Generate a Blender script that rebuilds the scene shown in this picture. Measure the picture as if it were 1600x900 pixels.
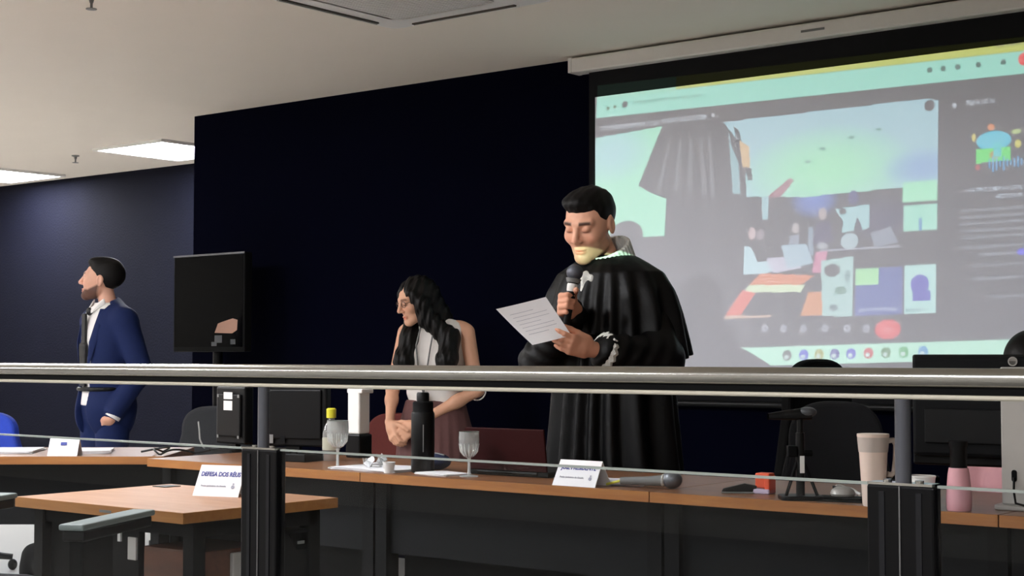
import bpy, bmesh, math, random
import numpy as np
from mathutils import Vector, Matrix, Euler

for _o in list(bpy.data.objects): bpy.data.objects.remove(_o)
SC = bpy.context.scene
COL = SC.collection
random.seed(7); RNG = np.random.default_rng(7)
PI = math.pi

# ------------------------------------------------------------------ camera, world, exposure
EYE = np.array([0.0, 0.0, 1.15]); FPX = 2400.0
PSI = math.radians(38.66); PIT = math.atan(105/2400)
cam_d = bpy.data.cameras.new('camera'); cam = bpy.data.objects.new('camera', cam_d); COL.objects.link(cam)
cam.location = EYE; cam.rotation_euler = (PI/2+PIT, 0, PSI)
cam_d.sensor_width = 36; cam_d.lens = FPX/1600*36; cam_d.clip_start = .05; cam_d.clip_end = 60
SC.camera = cam
w = bpy.data.worlds.new('world'); SC.world = w; w.use_nodes = True
w.node_tree.nodes['Background'].inputs[0].default_value = (.02, .021, .024, 1)
w.node_tree.nodes['Background'].inputs[1].default_value = 1.0
SC.view_settings.view_transform = 'Standard'; SC.view_settings.look = 'None'
SC.view_settings.gamma = 1; SC.view_settings.use_curve_mapping = False
SC.view_settings.exposure = 0.0
SC.cycles.max_bounces = 8; SC.cycles.diffuse_bounces = 4; SC.cycles.glossy_bounces = 3; SC.cycles.transparent_max_bounces = 12
PANEL_STRENGTH = 53.0          # ceiling light panels
PROJECTOR_POWER = 1.0          # scale of the projector's light, 1 = calibrated
PROJ = np.array([-1.7, 0.6, 2.2])

FW = np.array([-math.sin(PSI)*math.cos(PIT), math.cos(PSI)*math.cos(PIT), math.sin(PIT)])
RT = np.array([math.cos(PSI), math.sin(PSI), 0.0]); UPV = np.cross(RT, FW)
def _ray(x, y): return FW + RT*(x-800)/FPX - UPV*(y-450)/FPX
def at_y(x, y, Y): d = _ray(x, y); return EYE + d*(Y/d[1])      # a measured point of the photograph at depth Y
def at_z(x, y, Z): d = _ray(x, y); return EYE + d*((Z-1.15)/d[2])

# ------------------------------------------------------------------ materials
def lin(c):
    return tuple(((v/255)/12.92 if v/255 <= .04045 else ((v/255+.055)/1.055)**2.4) for v in c)
MATS = {}
def mat(name, rgb, rough=.5, metal=0.0, var=.08, scale=30., bump=0., bscale=None, spec=.5, coat=0., sheen=0., stretch=None, vcol=False, alpha=None):
    if name in MATS: return MATS[name]
    m = bpy.data.materials.new(name); m.use_nodes = True; nt = m.node_tree; N = nt.nodes; L = nt.links
    b = N['Principled BSDF']; b.inputs['Roughness'].default_value = rough; b.inputs['Metallic'].default_value = metal
    b.inputs['Specular IOR Level'].default_value = spec
    if coat: b.inputs['Coat Weight'].default_value = coat; b.inputs['Coat Roughness'].default_value = .1
    if sheen: b.inputs['Sheen Weight'].default_value = sheen
    tc = N.new('ShaderNodeTexCoord'); mp = N.new('ShaderNodeMapping'); L.new(tc.outputs['Object'], mp.inputs['Vector'])
    if stretch: mp.inputs['Scale'].default_value = stretch
    nz = N.new('ShaderNodeTexNoise'); nz.inputs['Scale'].default_value = scale; nz.inputs['Detail'].default_value = 4
    L.new(mp.outputs[0], nz.inputs['Vector'])
    c = lin(rgb) if max(rgb) > 1.001 else rgb
    mx = N.new('ShaderNodeMix'); mx.data_type = 'RGBA'
    mx.inputs[6].default_value = (*[v*(1-var) for v in c], 1); mx.inputs[7].default_value = (*[min(1, v*(1+var)) for v in c], 1)
    L.new(nz.outputs['Fac'], mx.inputs[0])
    out = mx.outputs[2]
    if vcol:
        at = N.new('ShaderNodeVertexColor'); at.layer_name = 'Col'
        m2 = N.new('ShaderNodeMix'); m2.data_type = 'RGBA'; m2.blend_type = 'MULTIPLY'; m2.inputs[0].default_value = 1
        L.new(out, m2.inputs[6]); L.new(at.outputs['Color'], m2.inputs[7]); out = m2.outputs[2]
    L.new(out, b.inputs['Base Color'])
    if bump:
        n2 = N.new('ShaderNodeTexNoise'); n2.inputs['Scale'].default_value = bscale or scale*3; n2.inputs['Detail'].default_value = 3
        L.new(mp.outputs[0], n2.inputs['Vector'])
        bp = N.new('ShaderNodeBump'); bp.inputs['Strength'].default_value = bump; bp.inputs['Distance'].default_value = .01
        L.new(n2.outputs['Fac'], bp.inputs['Height']); L.new(bp.outputs[0], b.inputs['Normal'])
    MATS[name] = m; return m
def emit(name, rgb, strength):
    if name in MATS: return MATS[name]
    m = bpy.data.materials.new(name); m.use_nodes = True; nt = m.node_tree
    b = nt.nodes['Principled BSDF']; c = lin(rgb)
    b.inputs['Base Color'].default_value = (*c, 1); b.inputs['Emission Color'].default_value = (*c, 1); b.inputs['Emission Strength'].default_value = strength
    MATS[name] = m; return m
def wood(name, c0, c1, rough=.35, stretch=(1.2, 14, 14), scale=2.4):
    if name in MATS: return MATS[name]
    m = bpy.data.materials.new(name); m.use_nodes = True; nt = m.node_tree; N = nt.nodes; L = nt.links; b = N['Principled BSDF']
    b.inputs['Roughness'].default_value = rough
    tc = N.new('ShaderNodeTexCoord'); mp = N.new('ShaderNodeMapping'); mp.inputs['Scale'].default_value = stretch; L.new(tc.outputs['Object'], mp.inputs['Vector'])
    nz = N.new('ShaderNodeTexNoise'); nz.inputs['Scale'].default_value = scale; nz.inputs['Detail'].default_value = 8; nz.inputs['Roughness'].default_value = .65; nz.inputs['Distortion'].default_value = .6
    L.new(mp.outputs[0], nz.inputs['Vector'])
    r = N.new('ShaderNodeValToRGB'); r.color_ramp.elements[0].position = .32; r.color_ramp.elements[1].position = .68
    r.color_ramp.elements[0].color = (*lin(c0), 1); r.color_ramp.elements[1].color = (*lin(c1), 1)
    L.new(nz.outputs['Fac'], r.inputs[0]); L.new(r.outputs[0], b.inputs['Base Color'])
    MATS[name] = m; return m
def glassy(name, tint=(.86, .89, .9), rough=.0, fmul=1.0):
    if name in MATS: return MATS[name]
    m = bpy.data.materials.new(name); m.use_nodes = True; nt = m.node_tree; N = nt.nodes; L = nt.links
    N.remove(N['Principled BSDF']); o = N['Material Output']
    tr = N.new('ShaderNodeBsdfTransparent'); tr.inputs[0].default_value = (*tint, 1)
    gl = N.new('ShaderNodeBsdfGlossy'); gl.inputs['Roughness'].default_value = rough
    fr = N.new('ShaderNodeFresnel'); fr.inputs['IOR'].default_value = 1.5
    mu = N.new('ShaderNodeMath'); mu.operation = 'MULTIPLY'; mu.inputs[1].default_value = fmul; L.new(fr.outputs[0], mu.inputs[0])
    ge = N.new('ShaderNodeNewGeometry'); iv = N.new('ShaderNodeMath'); iv.operation = 'SUBTRACT'; iv.inputs[0].default_value = 1; L.new(ge.outputs['Backfacing'], iv.inputs[1])
    m2 = N.new('ShaderNodeMath'); m2.operation = 'MULTIPLY'; L.new(mu.outputs[0], m2.inputs[0]); L.new(iv.outputs[0], m2.inputs[1])
    mx = N.new('ShaderNodeMixShader'); L.new(m2.outputs[0], mx.inputs[0]); L.new(tr.outputs[0], mx.inputs[1]); L.new(gl.outputs[0], mx.inputs[2])
    L.new(mx.outputs[0], o.inputs['Surface']); MATS[name] = m; return m

# ------------------------------------------------------------------ mesh helpers
def tag(o, label=None, cat=None, group=None, kind=None):
    if label: o['label'] = label
    if cat: o['category'] = cat
    if group: o['group'] = group
    if kind: o['kind'] = kind
    return o
def empty(name, loc=(0, 0, 0), rz=0.):
    o = bpy.data.objects.new(name, None); COL.objects.link(o); o.location = loc; o.rotation_euler = (0, 0, rz); o.empty_display_size = .1
    return o
class MB:
    """collects shapes for one mesh"""
    def __init__(s): s.v = []; s.f = []; s.M = Matrix()
    def at(s, loc=(0, 0, 0), rot=(0, 0, 0)): s.M = Matrix.Translation(Vector(loc)) @ Euler(rot).to_matrix().to_4x4(); return s
    def add(s, vs, fs):
        k = len(s.v); s.v += [tuple(s.M @ Vector(p)) for p in vs]; s.f += [tuple(i+k for i in f) for f in fs]; return s
    def box(s, x0, x1, y0, y1, z0, z1):
        return s.add([(x0, y0, z0), (x1, y0, z0), (x1, y1, z0), (x0, y1, z0), (x0, y0, z1), (x1, y0, z1), (x1, y1, z1), (x0, y1, z1)],
                     [(0, 3, 2, 1), (4, 5, 6, 7), (0, 1, 5, 4), (1, 2, 6, 5), (2, 3, 7, 6), (3, 0, 4, 7)])
    def lathe(s, prof, n=24, c=(0, 0, 0)):
        vs = []; fs = []; m = len(prof)
        for i in range(n):
            a = 2*PI*i/n
            for r, z in prof: vs.append((c[0]+r*math.cos(a), c[1]+r*math.sin(a), c[2]+z))
        for i in range(n):
            j = (i+1) % n
            for k in range(m-1): fs.append((i*m+k, j*m+k, j*m+k+1, i*m+k+1))
        if prof[0][0] > 1e-6: fs.append(tuple(i*m for i in range(n))[::-1])
        if prof[-1][0] > 1e-6: fs.append(tuple(i*m+m-1 for i in range(n)))
        return s.add(vs, fs)
    def cyl(s, a, b, r, r2=None, n=16): return s.tube([a, b], [r, r if r2 is None else r2], n)
    def tube(s, pts, r, n=10, sq=None):
        pts = [Vector(p) for p in pts]; R = r if isinstance(r, (list, tuple)) else [r]*len(pts)
        vs = []; fs = []; up = Vector((0, 0, 1)); prev = None
        for i, p in enumerate(pts):
            d = (pts[min(i+1, len(pts)-1)] - pts[max(i-1, 0)]).normalized()
            if prev is None:
                a = d.cross(up) if abs(d.z) < .95 else d.cross(Vector((1, 0, 0)))
            else: a = prev - d*prev.dot(d)
            a.normalize(); prev = a.copy(); b = d.cross(a)
            for k in range(n):
                t = 2*PI*k/n; vs.append(p + a*R[i]*math.cos(t) + b*R[i]*math.sin(t)*(sq or 1))
        for i in range(len(pts)-1):
            for k in range(n):
                j = (k+1) % n; fs.append((i*n+k, i*n+j, (i+1)*n+j, (i+1)*n+k))
        fs.append(tuple(range(n))[::-1]); fs.append(tuple(range((len(pts)-1)*n, len(pts)*n)))
        return s.add(vs, fs)
    def prism(s, poly, y0, y1):
        """poly in (x, z), extruded along y"""
        n = len(poly); vs = [(x, y0, z) for x, z in poly] + [(x, y1, z) for x, z in poly]
        fs = [tuple(range(n)), tuple(range(n, 2*n))[::-1]] + [(i, i+n, (i+1) % n+n, (i+1) % n) for i in range(n)]
        return s.add(vs, fs)
    def prismz(s, poly, z0, z1):
        n = len(poly); vs = [(x, y, z0) for x, y in poly] + [(x, y, z1) for x, y in poly]
        fs = [tuple(range(n))[::-1], tuple(range(n, 2*n))] + [(i, (i+1) % n, (i+1) % n+n, i+n) for i in range(n)]
        return s.add(vs, fs)
    def sph(s, c, r, n=16, m=10):
        r = r if isinstance(r, (list, tuple)) else (r, r, r)
        vs = [(c[0], c[1], c[2]-r[2])]; fs = []
        for j in range(1, m):
            t = -PI/2 + PI*j/m
            for i in range(n): vs.append((c[0]+r[0]*math.cos(t)*math.cos(2*PI*i/n), c[1]+r[1]*math.cos(t)*math.sin(2*PI*i/n), c[2]+r[2]*math.sin(t)))
        vs.append((c[0], c[1], c[2]+r[2])); e = len(vs)-1
        for i in range(n):
            k = (i+1) % n; fs.append((0, 1+k, 1+i)); fs.append((e, e-n+i, e-n+k))
            for j in range(m-2): fs.append((1+j*n+i, 1+j*n+k, 1+(j+1)*n+k, 1+(j+1)*n+i))
        return s.add(vs, fs)
    def build(s, name, m, parent=None, bevel=0., smooth=False, seg=2, sub=0):
        me = bpy.data.meshes.new(name); me.from_pydata(s.v, [], s.f); me.validate()
        bm = bmesh.new(); bm.from_mesh(me); bmesh.ops.recalc_face_normals(bm, faces=bm.faces); bm.to_mesh(me); bm.free()
        o = bpy.data.objects.new(name, me); COL.objects.link(o); me.materials.append(m)
        if parent is not None: o.parent = parent
        if smooth:
            me.polygons.foreach_set('use_smooth', [True]*len(me.polygons))
            try: me.set_sharp_from_angle(angle=math.radians(40))
            except Exception: pass
        if bevel:
            md = o.modifiers.new('bevel', 'BEVEL'); md.width = bevel; md.segments = seg; md.limit_method = 'ANGLE'; md.angle_limit = math.radians(35)
        if sub:
            md = o.modifiers.new('sub', 'SUBSURF'); md.levels = sub; md.render_levels = sub
        return o
def copy_tree(o, parent=None):
    c = o.copy(); COL.objects.link(c)
    if parent is not None: c.parent = parent
    for ch in list(o.children): copy_tree(ch, c)
    return c
def text(name, body, size, m, parent, loc, rot, align='CENTER', extrude=.0004, sx=1., bold=0.):
    cu = bpy.data.curves.new(name, 'FONT'); cu.body = body; cu.size = size; cu.extrude = extrude; cu.align_x = align; cu.align_y = 'CENTER'
    cu.offset = bold; t_ = bpy.data.objects.new(name+'_curve', cu); COL.objects.link(t_)
    me = bpy.data.meshes.new_from_object(t_.evaluated_get(bpy.context.evaluated_depsgraph_get())); bpy.data.objects.remove(t_)
    o = bpy.data.objects.new(name, me); COL.objects.link(o); me.materials.clear(); me.materials.append(m); o.parent = parent; o.location = loc; o.rotation_euler = rot; o.scale = (sx, 1, 1)
    return o
def rrect(w, h, r, n=5, cx=0, cz=0):
    p = []
    for (sx, sz, a0) in ((1, 1, 0), (-1, 1, 90), (-1, -1, 180), (1, -1, 270)):
        for i in range(n+1):
            a = math.radians(a0 + 90*i/n); p.append((cx+sx*(w/2-r)+r*math.cos(a), cz+sz*(h/2-r)+r*math.sin(a)))
    return p

# ------------------------------------------------------------------ implicit surfaces (bodies, clothing, hair)
def s_cap(P, a, b, ra, rb=None):
    rb = ra if rb is None else rb; a = np.asarray(a, np.float32); ba = np.asarray(b, np.float32)-a
    pa = P-a; h = np.clip(pa@ba/max(float(ba@ba), 1e-9), 0, 1)
    return np.linalg.norm(pa-h[:, None]*ba, axis=1) - (ra+(rb-ra)*h)
def s_ell(P, c, r):
    r = np.asarray(r, np.float32); q = (P-np.asarray(c, np.float32))/r
    k0 = np.linalg.norm(q, axis=1); k1 = np.linalg.norm(q/r, axis=1)
    return k0*(k0-1)/np.maximum(k1, 1e-6)
def s_box(P, c, h, r):
    q = np.abs(P-np.asarray(c, np.float32))-(np.asarray(h, np.float32)-r)
    return np.linalg.norm(np.maximum(q, 0), axis=1)+np.minimum(q.max(1), 0)-r
def su(a, b, k):
    h = np.clip(.5+.5*(b-a)/k, 0, 1); return b+(a-b)*h-k*h*(1-h)
def sub_(a, b, k):                       # a minus b
    h = np.clip(.5-.5*(a+b)/k, 0, 1); return a+(-b-a)*h+k*h*(1-h)
def smax(a, b, k): return -su(-a, -b, k)
def s_chain(P, pts, rads, k=.01):
    d = None
    for i in range(len(pts)-1):
        e = s_cap(P, pts[i], pts[i+1], rads[i], rads[i+1]); d = e if d is None else su(d, e, k)
    return d
def nets(fn, lo, hi, vox):
    lo = np.asarray(lo, np.float32); hi = np.asarray(hi, np.float32); C = 4
    n = np.maximum(np.ceil((hi-lo)/(vox*C)).astype(int), 2)
    ax = [lo[i]+vox*C*np.arange(n[i]+1, dtype=np.float32) for i in range(3)]
    G = np.stack(np.meshgrid(*ax, indexing='ij'), -1).reshape(-1, 3)
    fc = fn(G).reshape(n+1); near = np.abs(fc) < vox*C*2.4
    cell = np.zeros(n, bool)
    for a in (0, 1):
        for b in (0, 1):
            for c in (0, 1): cell |= near[a:n[0]+a, b:n[1]+b, c:n[2]+c]
    act = np.repeat(np.repeat(np.repeat(cell, C, 0), C, 1), C, 2)
    N = n*C; pm = np.zeros(N+1, bool)
    for a in (0, 1):
        for b in (0, 1):
            for c in (0, 1): pm[a:N[0]+a, b:N[1]+b, c:N[2]+c] |= act
    F = np.full(N+1, 1e3, np.float32); ii = np.argwhere(pm)
    pts = lo+ii.astype(np.float32)*vox; vals = np.empty(len(ii), np.float32)
    for s in range(0, len(ii), 400000): vals[s:s+400000] = fn(pts[s:s+400000])
    F[pm] = vals
    S = F < 0; cnt = np.zeros(N, np.int8)
    for a in (0, 1):
        for b in (0, 1):
            for c in (0, 1): cnt += S[a:N[0]+a, b:N[1]+b, c:N[2]+c]
    A = (cnt > 0) & (cnt < 8) & act; ci = np.argwhere(A); idx = np.full(N, -1, np.int64); idx[A] = np.arange(len(ci))
    acc = np.zeros((len(ci), 3), np.float32); num = np.zeros(len(ci), np.float32)
    for axn in range(3):
        o1, o2 = [q for q in range(3) if q != axn]
        for a in (0, 1):
            for b in (0, 1):
                p0 = ci.copy(); p0[:, o1] += a; p0[:, o2] += b; p1 = p0.copy(); p1[:, axn] += 1
                f0 = F[p0[:, 0], p0[:, 1], p0[:, 2]]; f1 = F[p1[:, 0], p1[:, 1], p1[:, 2]]
                m = (f0 < 0) != (f1 < 0); t = np.where(m, f0/np.where(m, f0-f1, 1), 0)
                pos = p0.astype(np.float32); pos[:, axn] += t
                acc[m] += pos[m]; num[m] += 1
    V = lo+vox*acc/num[:, None]
    Q = []
    for axn in range(3):
        o1, o2 = [(1, 2), (2, 0), (0, 1)][axn]
        sl0 = [slice(None)]*3; sl1 = [slice(None)]*3; sl0[axn] = slice(0, -1); sl1[axn] = slice(1, None)
        e = S[tuple(sl0)] != S[tuple(sl1)]; ei = np.argwhere(e)
        ei = ei[(ei[:, o1] > 0) & (ei[:, o2] > 0) & (ei[:, o1] < N[o1]) & (ei[:, o2] < N[o2])]
        ins = S[ei[:, 0], ei[:, 1], ei[:, 2]]
        def g(d1, d2):
            q = ei.copy(); q[:, o1] -= d1; q[:, o2] -= d2; return idx[q[:, 0], q[:, 1], q[:, 2]]
        q = np.stack([g(1, 1), g(0, 1), g(0, 0), g(1, 0)], 1); q[~ins] = q[~ins][:, ::-1]
        Q.append(q[(q >= 0).all(1)])
    return V, np.concatenate(Q)
def sdf_obj(name, fn, boxes, m, parent=None, colfn=None):
    Vs = []; Qs = []; k = 0
    for lo, hi, vox in boxes:
        v, q = nets(fn, lo, hi, vox); Vs.append(v); Qs.append(q+k); k += len(v)
    V = np.concatenate(Vs); Q = np.concatenate(Qs)
    me = bpy.data.meshes.new(name); me.vertices.add(len(V)); me.vertices.foreach_set('co', V.astype(np.float32).ravel())
    me.loops.add(len(Q)*4); me.loops.foreach_set('vertex_index', Q.astype(np.int32).ravel())
    me.polygons.add(len(Q)); me.polygons.foreach_set('loop_start', np.arange(0, len(Q)*4, 4, dtype=np.int32))
    me.update(calc_edges=True); me.validate()
    me.polygons.foreach_set('use_smooth', np.ones(len(me.polygons), bool))
    if colfn is not None:
        c = np.ones((len(V), 4), np.float32); c[:, :3] = colfn(V)
        at = me.color_attributes.new('Col', 'FLOAT_COLOR', 'POINT'); at.data.foreach_set('color', c.ravel())
    me.materials.append(m); o = bpy.data.objects.new(name, me); COL.objects.link(o)
    if parent is not None: o.parent = parent
    return o
# ------------------------------------------------------------------ materials used
M_ceil = mat('ceiling_paint', (226, 217, 204), .9, var=.02, scale=3)
M_navy = mat('deep_navy_panel', (3, 4, 18), .95, var=.12, scale=4, spec=.03)
M_navy2 = mat('navy_textured_paint', (10, 12, 26), .85, var=.16, scale=9, bump=.3, bscale=60, spec=.12)
M_wall = mat('pale_wall_paint', (205, 200, 192), .85, var=.03, scale=4)
M_floor = mat('cream_floor_tile', (206, 203, 198), .3, var=.05, scale=2.5, spec=.5)
M_white = mat('white_plastic', (232, 230, 226), .4, var=.02)
M_screen = mat('matt_white_screen', (218, 220, 230), .95, var=.01, spec=.1)
M_border = mat('black_screen_border', (22, 22, 24), .9, var=.05, spec=.2)
M_case = mat('grey_white_metal', (226, 222, 216), .5, var=.03)
M_black = mat('black_plastic', (7, 7, 8), .42, var=.1, spec=.22)
M_blackm = mat('matt_black', (6, 6, 7), .75, var=.15, spec=.15)
M_gloss = mat('gloss_black', (2, 2, 3), .15, var=.02, spec=.03)
M_char = mat('charcoal_panel', (9, 10, 12), .65, var=.1, scale=14, spec=.15)
M_chairf = mat('charcoal_fabric', (26, 27, 31), .9, var=.2, scale=160, bump=.3, bscale=400)
M_steel = mat('brushed_steel', (188, 187, 182), .2, metal=1., var=.02, scale=8, stretch=(.2, 6, 6))
M_bar = mat('satin_steel_bar', (214, 208, 192), .5, metal=.6, var=.02)
M_highlight = mat('casing_highlight_metal', (22, 23, 28), .4, metal=.4, var=.2)  # colour of the highlights painted on the post casings
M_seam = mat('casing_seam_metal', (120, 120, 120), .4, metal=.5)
M_post = mat('dark_anodised_metal', (104, 106, 114), .35, metal=.7, var=.1, scale=12, stretch=(14, 14, .3))
M_casing = mat('black_glossy_casing', (6, 6, 9), .35, var=.5, scale=8, stretch=(16, 16, .2), spec=.2)
M_glass = glassy('rail_glass', (.92, .94, .95), 0., .45)
M_glassedge = mat('pale_glass_edge', (170, 178, 172), .3, var=.05)
M_crystal = glassy('drinking_glass', (.93, .95, .95), .05, 2.2)
def _frost(m, f):
    nt = m.node_tree; o = nt.nodes['Material Output']; src = o.inputs['Surface'].links[0].from_socket
    d = nt.nodes.new('ShaderNodeBsdfTranslucent'); d.inputs[0].default_value = (.9, .9, .88, 1); d2 = nt.nodes.new('ShaderNodeBsdfDiffuse'); d2.inputs[0].default_value = (.9, .9, .88, 1)
    a = nt.nodes.new('ShaderNodeMixShader'); nt.links.new(d.outputs[0], a.inputs[1]); nt.links.new(d2.outputs[0], a.inputs[2])
    b = nt.nodes.new('ShaderNodeMixShader'); b.inputs[0].default_value = f; nt.links.new(src, b.inputs[1]); nt.links.new(a.outputs[0], b.inputs[2]); nt.links.new(b.outputs[0], o.inputs['Surface'])
_frost(M_crystal, .20)
M_crystal2 = glassy('cut_crystal', (.93, .95, .95), .05, 2.3); _frost(M_crystal2, .6)
M_wood = wood('warm_desk_laminate', (112, 70, 44), (142, 94, 60))
M_wood2 = wood('pale_desk_laminate', (164, 114, 82), (184, 136, 102), .45)
M_woodedge = wood('desk_edge_band', (140, 84, 38), (166, 108, 54), .4)
M_woodedge2 = wood('pale_desk_edge_band', (160, 104, 52), (178, 122, 66), .45)
M_brown = wood('brown_drawer_wood', (74, 42, 26), (98, 58, 38), .5)
M_paper = mat('white_paper', (236, 233, 234), .85, var=.02)
M_ink = mat('blue_ink', (72, 78, 150), .8, var=.1)
M_inkg = mat('grey_ink', (160, 158, 170), .8, var=.1)
M_cream = mat('cream_enamel', (222, 200, 186), .4, var=.03)
M_cream2 = mat('cream_lid', (186, 172, 162), .45, var=.03)
M_pink = mat('pink_plastic', (228, 168, 176), .4, var=.05)
M_orange = mat('orange_plastic', (226, 84, 44), .45, var=.06)
M_silver = mat('silver_plastic', (182, 178, 172), .4, metal=.2, var=.04)
M_yellow = mat('yellow_cap', (206, 200, 50), .4, var=.05)
M_blue = mat('royal_blue_fabric', (22, 58, 170), .8, var=.15, scale=60)
M_maroon = mat('dark_maroon_shell', (44, 12, 13), .55, spec=.1, var=.1)
M_red = mat('rust_red_fabric', (96, 34, 28), .85, var=.15, scale=80)
M_greyp = mat('grey_plastic', (120, 120, 118), .5, var=.05)
M_armpad = mat('grey_arm_pad', (132, 140, 136), .5, var=.06)

# ------------------------------------------------------------------ room shell
def slab(name, b, m, label=None): 
    o = MB().box(*b).build(name, m); tag(o, label, None, None, 'structure'); return o
slab('floor', (-13.2, 3.6, -5.2, 8.3, -.12, 0), M_floor, 'cream tiled floor of the hearing room')
slab('added_public_carpet', (-13.0, 3.4, -5.0, 1.62, 0, .006), mat('added_dark_grey_carpet', (120, 117, 112), .95, var=.1, scale=200, spec=.1), 'unseen carpet added on the public side to dim the glass reflections')  # unseen carpet, put in to darken what the rail glass reflects
slab('ceiling', (-13.2, 3.6, -5.2, 8.3, 2.7, 2.85), M_ceil, 'plain white plaster ceiling')
slab('wall_back', (-7.81, 3.6, 6.46, 8.3, 0, 2.7), M_navy, 'nearly black navy wall behind the robed speaker')
slab('wall_back_left', (-13.2, -7.81, 8.05, 8.3, 0, 2.7), M_navy2, 'textured navy wall set back behind the suited man')
slab('wall_left', (-13.2, -13.0, -5.2, 8.05, 0, 2.7), M_wall, 'pale side wall')
slab('wall_right', (3.4, 3.6, -5.2, 6.46, 0, 2.7), M_wall, 'pale side wall')
slab('wall_front', (-13.0, 3.4, -5.2, -5.0, 0, 2.7), M_wall, 'pale wall at the public end')

# ------------------------------------------------------------------ ceiling fittings
M_diff = emit('lit_diffuser', (250, 251, 255), PANEL_STRENGTH)
def light_panel(x, y, label, s=.76):
    r = empty('ceiling_light', (x, y, 2.7))
    tag(r, label, 'ceiling light', 'square ceiling light panels')
    h = s/2; f = MB()
    for a in ((-h-.03, h+.03, -h-.03, -h), (-h-.03, h+.03, h, h+.03), (-h-.03, -h, -h, h), (h, h+.03, -h, h)): f.box(*a, -.02, 0.0)
    f.build('frame', M_white, r)
    MB().box(-h, h, -h, h, -.012, -.002).build('diffuser', M_diff, r)
    return r
light_panel(-9.21, 7.39, 'lit square ceiling panel cut off by the edge of the dark wall')
light_panel(-11.62, 7.46, 'lit square ceiling panel at the left edge of the photo')
for (x, y) in ((-11.6, 2.2), (-9.2, 2.2), (-6.8, 2.2), (-4.4, 2.2), (-9.2, -1.8), (-6.8, -1.8), (-4.4, -1.8), (-2.0, -1.8), (.4, -1.8)):
    light_panel(x, y, 'lit square ceiling panel outside the photo, above the public side')
def sprinkler(x, y, label):
    r = empty('sprinkler', (x, y, 2.7)); tag(r, label, 'sprinkler', 'ceiling sprinklers')
    MB().lathe([(.03, 0), (.03, -.006), (.012, -.012), (.008, -.03)], 14).build('collar', M_greyp, r, smooth=True)
    m = MB().lathe([(.006, -.028), (.006, -.05), (.001, -.055)], 10)
    m.lathe([(.024, -.055), (.024, -.058), (.002, -.06)], 12); m.build('deflector', M_greyp, r)
p = at_z(118, 243, 2.7); sprinkler(p[0], p[1], 'small ceiling sprinkler between the two lit panels')
p = at_z(143, -6, 2.7); sprinkler(p[0], p[1], 'small ceiling sprinkler at the top edge of the photo')
M_slot = mat('dark_slot', (70, 64, 58), .8)
# cassette air conditioner
ac = empty('air_conditioner', (-4.9+.475, 5.24-.475, 2.7)); tag(ac, 'white square cassette air conditioner in the ceiling', 'air conditioner')
def loft_frame(m, out, inn, z0, z1, z2):
    n = len(out); vs = [(x, y, z0) for x, y in out] + [(x, y, z1) for x, y in out] + [(x, y, z2) for x, y in inn]
    fs = [(k*n+i, k*n+(i+1) % n, (k+1)*n+(i+1) % n, (k+1)*n+i) for k in range(2) for i in range(n)]; m.add(vs, fs)
m = MB(); loft_frame(m, rrect(.95, .95, .05), rrect(.60, .60, .05), 0, -.022, -.036); m.build('fascia', M_white, ac, smooth=False)
MB().prismz(rrect(.6, .6, .05), -.022, -.012).build('grille_back', M_greyp, ac)
for i in range(30):
    x = -.28+.56*i/29; MB().box(x-.006, x+.006, -.295, .295, -.036, -.024).build('grille_slat', M_white, ac)
for k in range(4):
    s = MB().at(rot=(0, 0, k*PI/2)).box(-.30, .30, -.422, -.406, -.034, -.0275); s.build('air_slot', M_slot, ac)
    MB().at(rot=(0, 0, k*PI/2)).box(-.31, .31, -.43, -.427, -.036, -.026).build('louvre', M_white, ac)

# ------------------------------------------------------------------ projection screen
scr = empty('projection_screen', (-3.35, 6.42, 2.7)); tag(scr, 'large pull-down projection screen showing a video call', 'screen')
MB().box(-1.35, 1.45, -.06, .035, -.088, -.012).build('case', M_case, scr, bevel=.008)
MB().box(-.02, .1, -.0615, -.06, -.055, -.044).build('case_badge', M_greyp, scr)
MB().prism([(-1.345, -.088), (-1.365, -.088), (-1.365, -.012), (-1.345, -.012)], -.062, .036).build('end_cap', M_case, scr)
MB().box(-1.275, 1.42, .0, .003, -1.78, -.085).build('border_fabric', M_border, scr)
MB().box(-1.236, 1.36, -.0012, 0, -1.66, -.22).build('white_surface', M_screen, scr)
MB().at((0, 0, -1.785)).cyl((-1.29, 0, 0), (1.43, 0, 0), .016).build('bottom_bar', M_black, scr)

# ------------------------------------------------------------------ projector with its own light
pr = empty('video_projector', tuple(PROJ)); tag(pr, 'white video projector hanging from the ceiling above the public side', 'projector')
q = MB().at(rot=(0, 0, 0)); q.box(-.165, .125, -.42, -.06, -.105, .075); q.build('housing', M_white, pr, bevel=.015)
MB().cyl((0, -.24, .07), (0, -.24, 2.7-PROJ[2]), .02).build('drop_pole', M_white, pr)
MB().box(-.07, .07, -.31, -.17, 2.69-PROJ[2], 2.7-PROJ[2]).build('ceiling_plate', M_white, pr)
YS = 6.419
def homog(src, dst):
    A = []
    for (x, y), (X, Y) in zip(src, dst):
        A.append([x, y, 1, 0, 0, 0, -X*x, -X*y, -X]); A.append([0, 0, 0, x, y, 1, -Y*x, -Y*y, -Y])
    return np.linalg.svd(np.array(A, float))[2][-1].reshape(3, 3)
HS = homog([(-4.57, 2.54), (-2.11, 2.50), (-2.11, 1.14), (-4.68, 1.07)], [(0, 0), (13.66, 0), (13.66, 7.68), (0, 7.68)])  # screen plane -> desktop (hundreds of px)
D_ = YS-PROJ[1]
# lamp-local direction (lx, ly, lz), lamp looks along -lz = world +Y, lx = world X, ly = world Z
HD = HS@np.array([[D_, 0, -PROJ[0]], [0, D_, -PROJ[2]], [0, 0, -1]])
if (HD@np.array([(-3.4-PROJ[0])/D_, (1.8-PROJ[2])/D_, -1]))[2] < 0: HD = -HD

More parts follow.
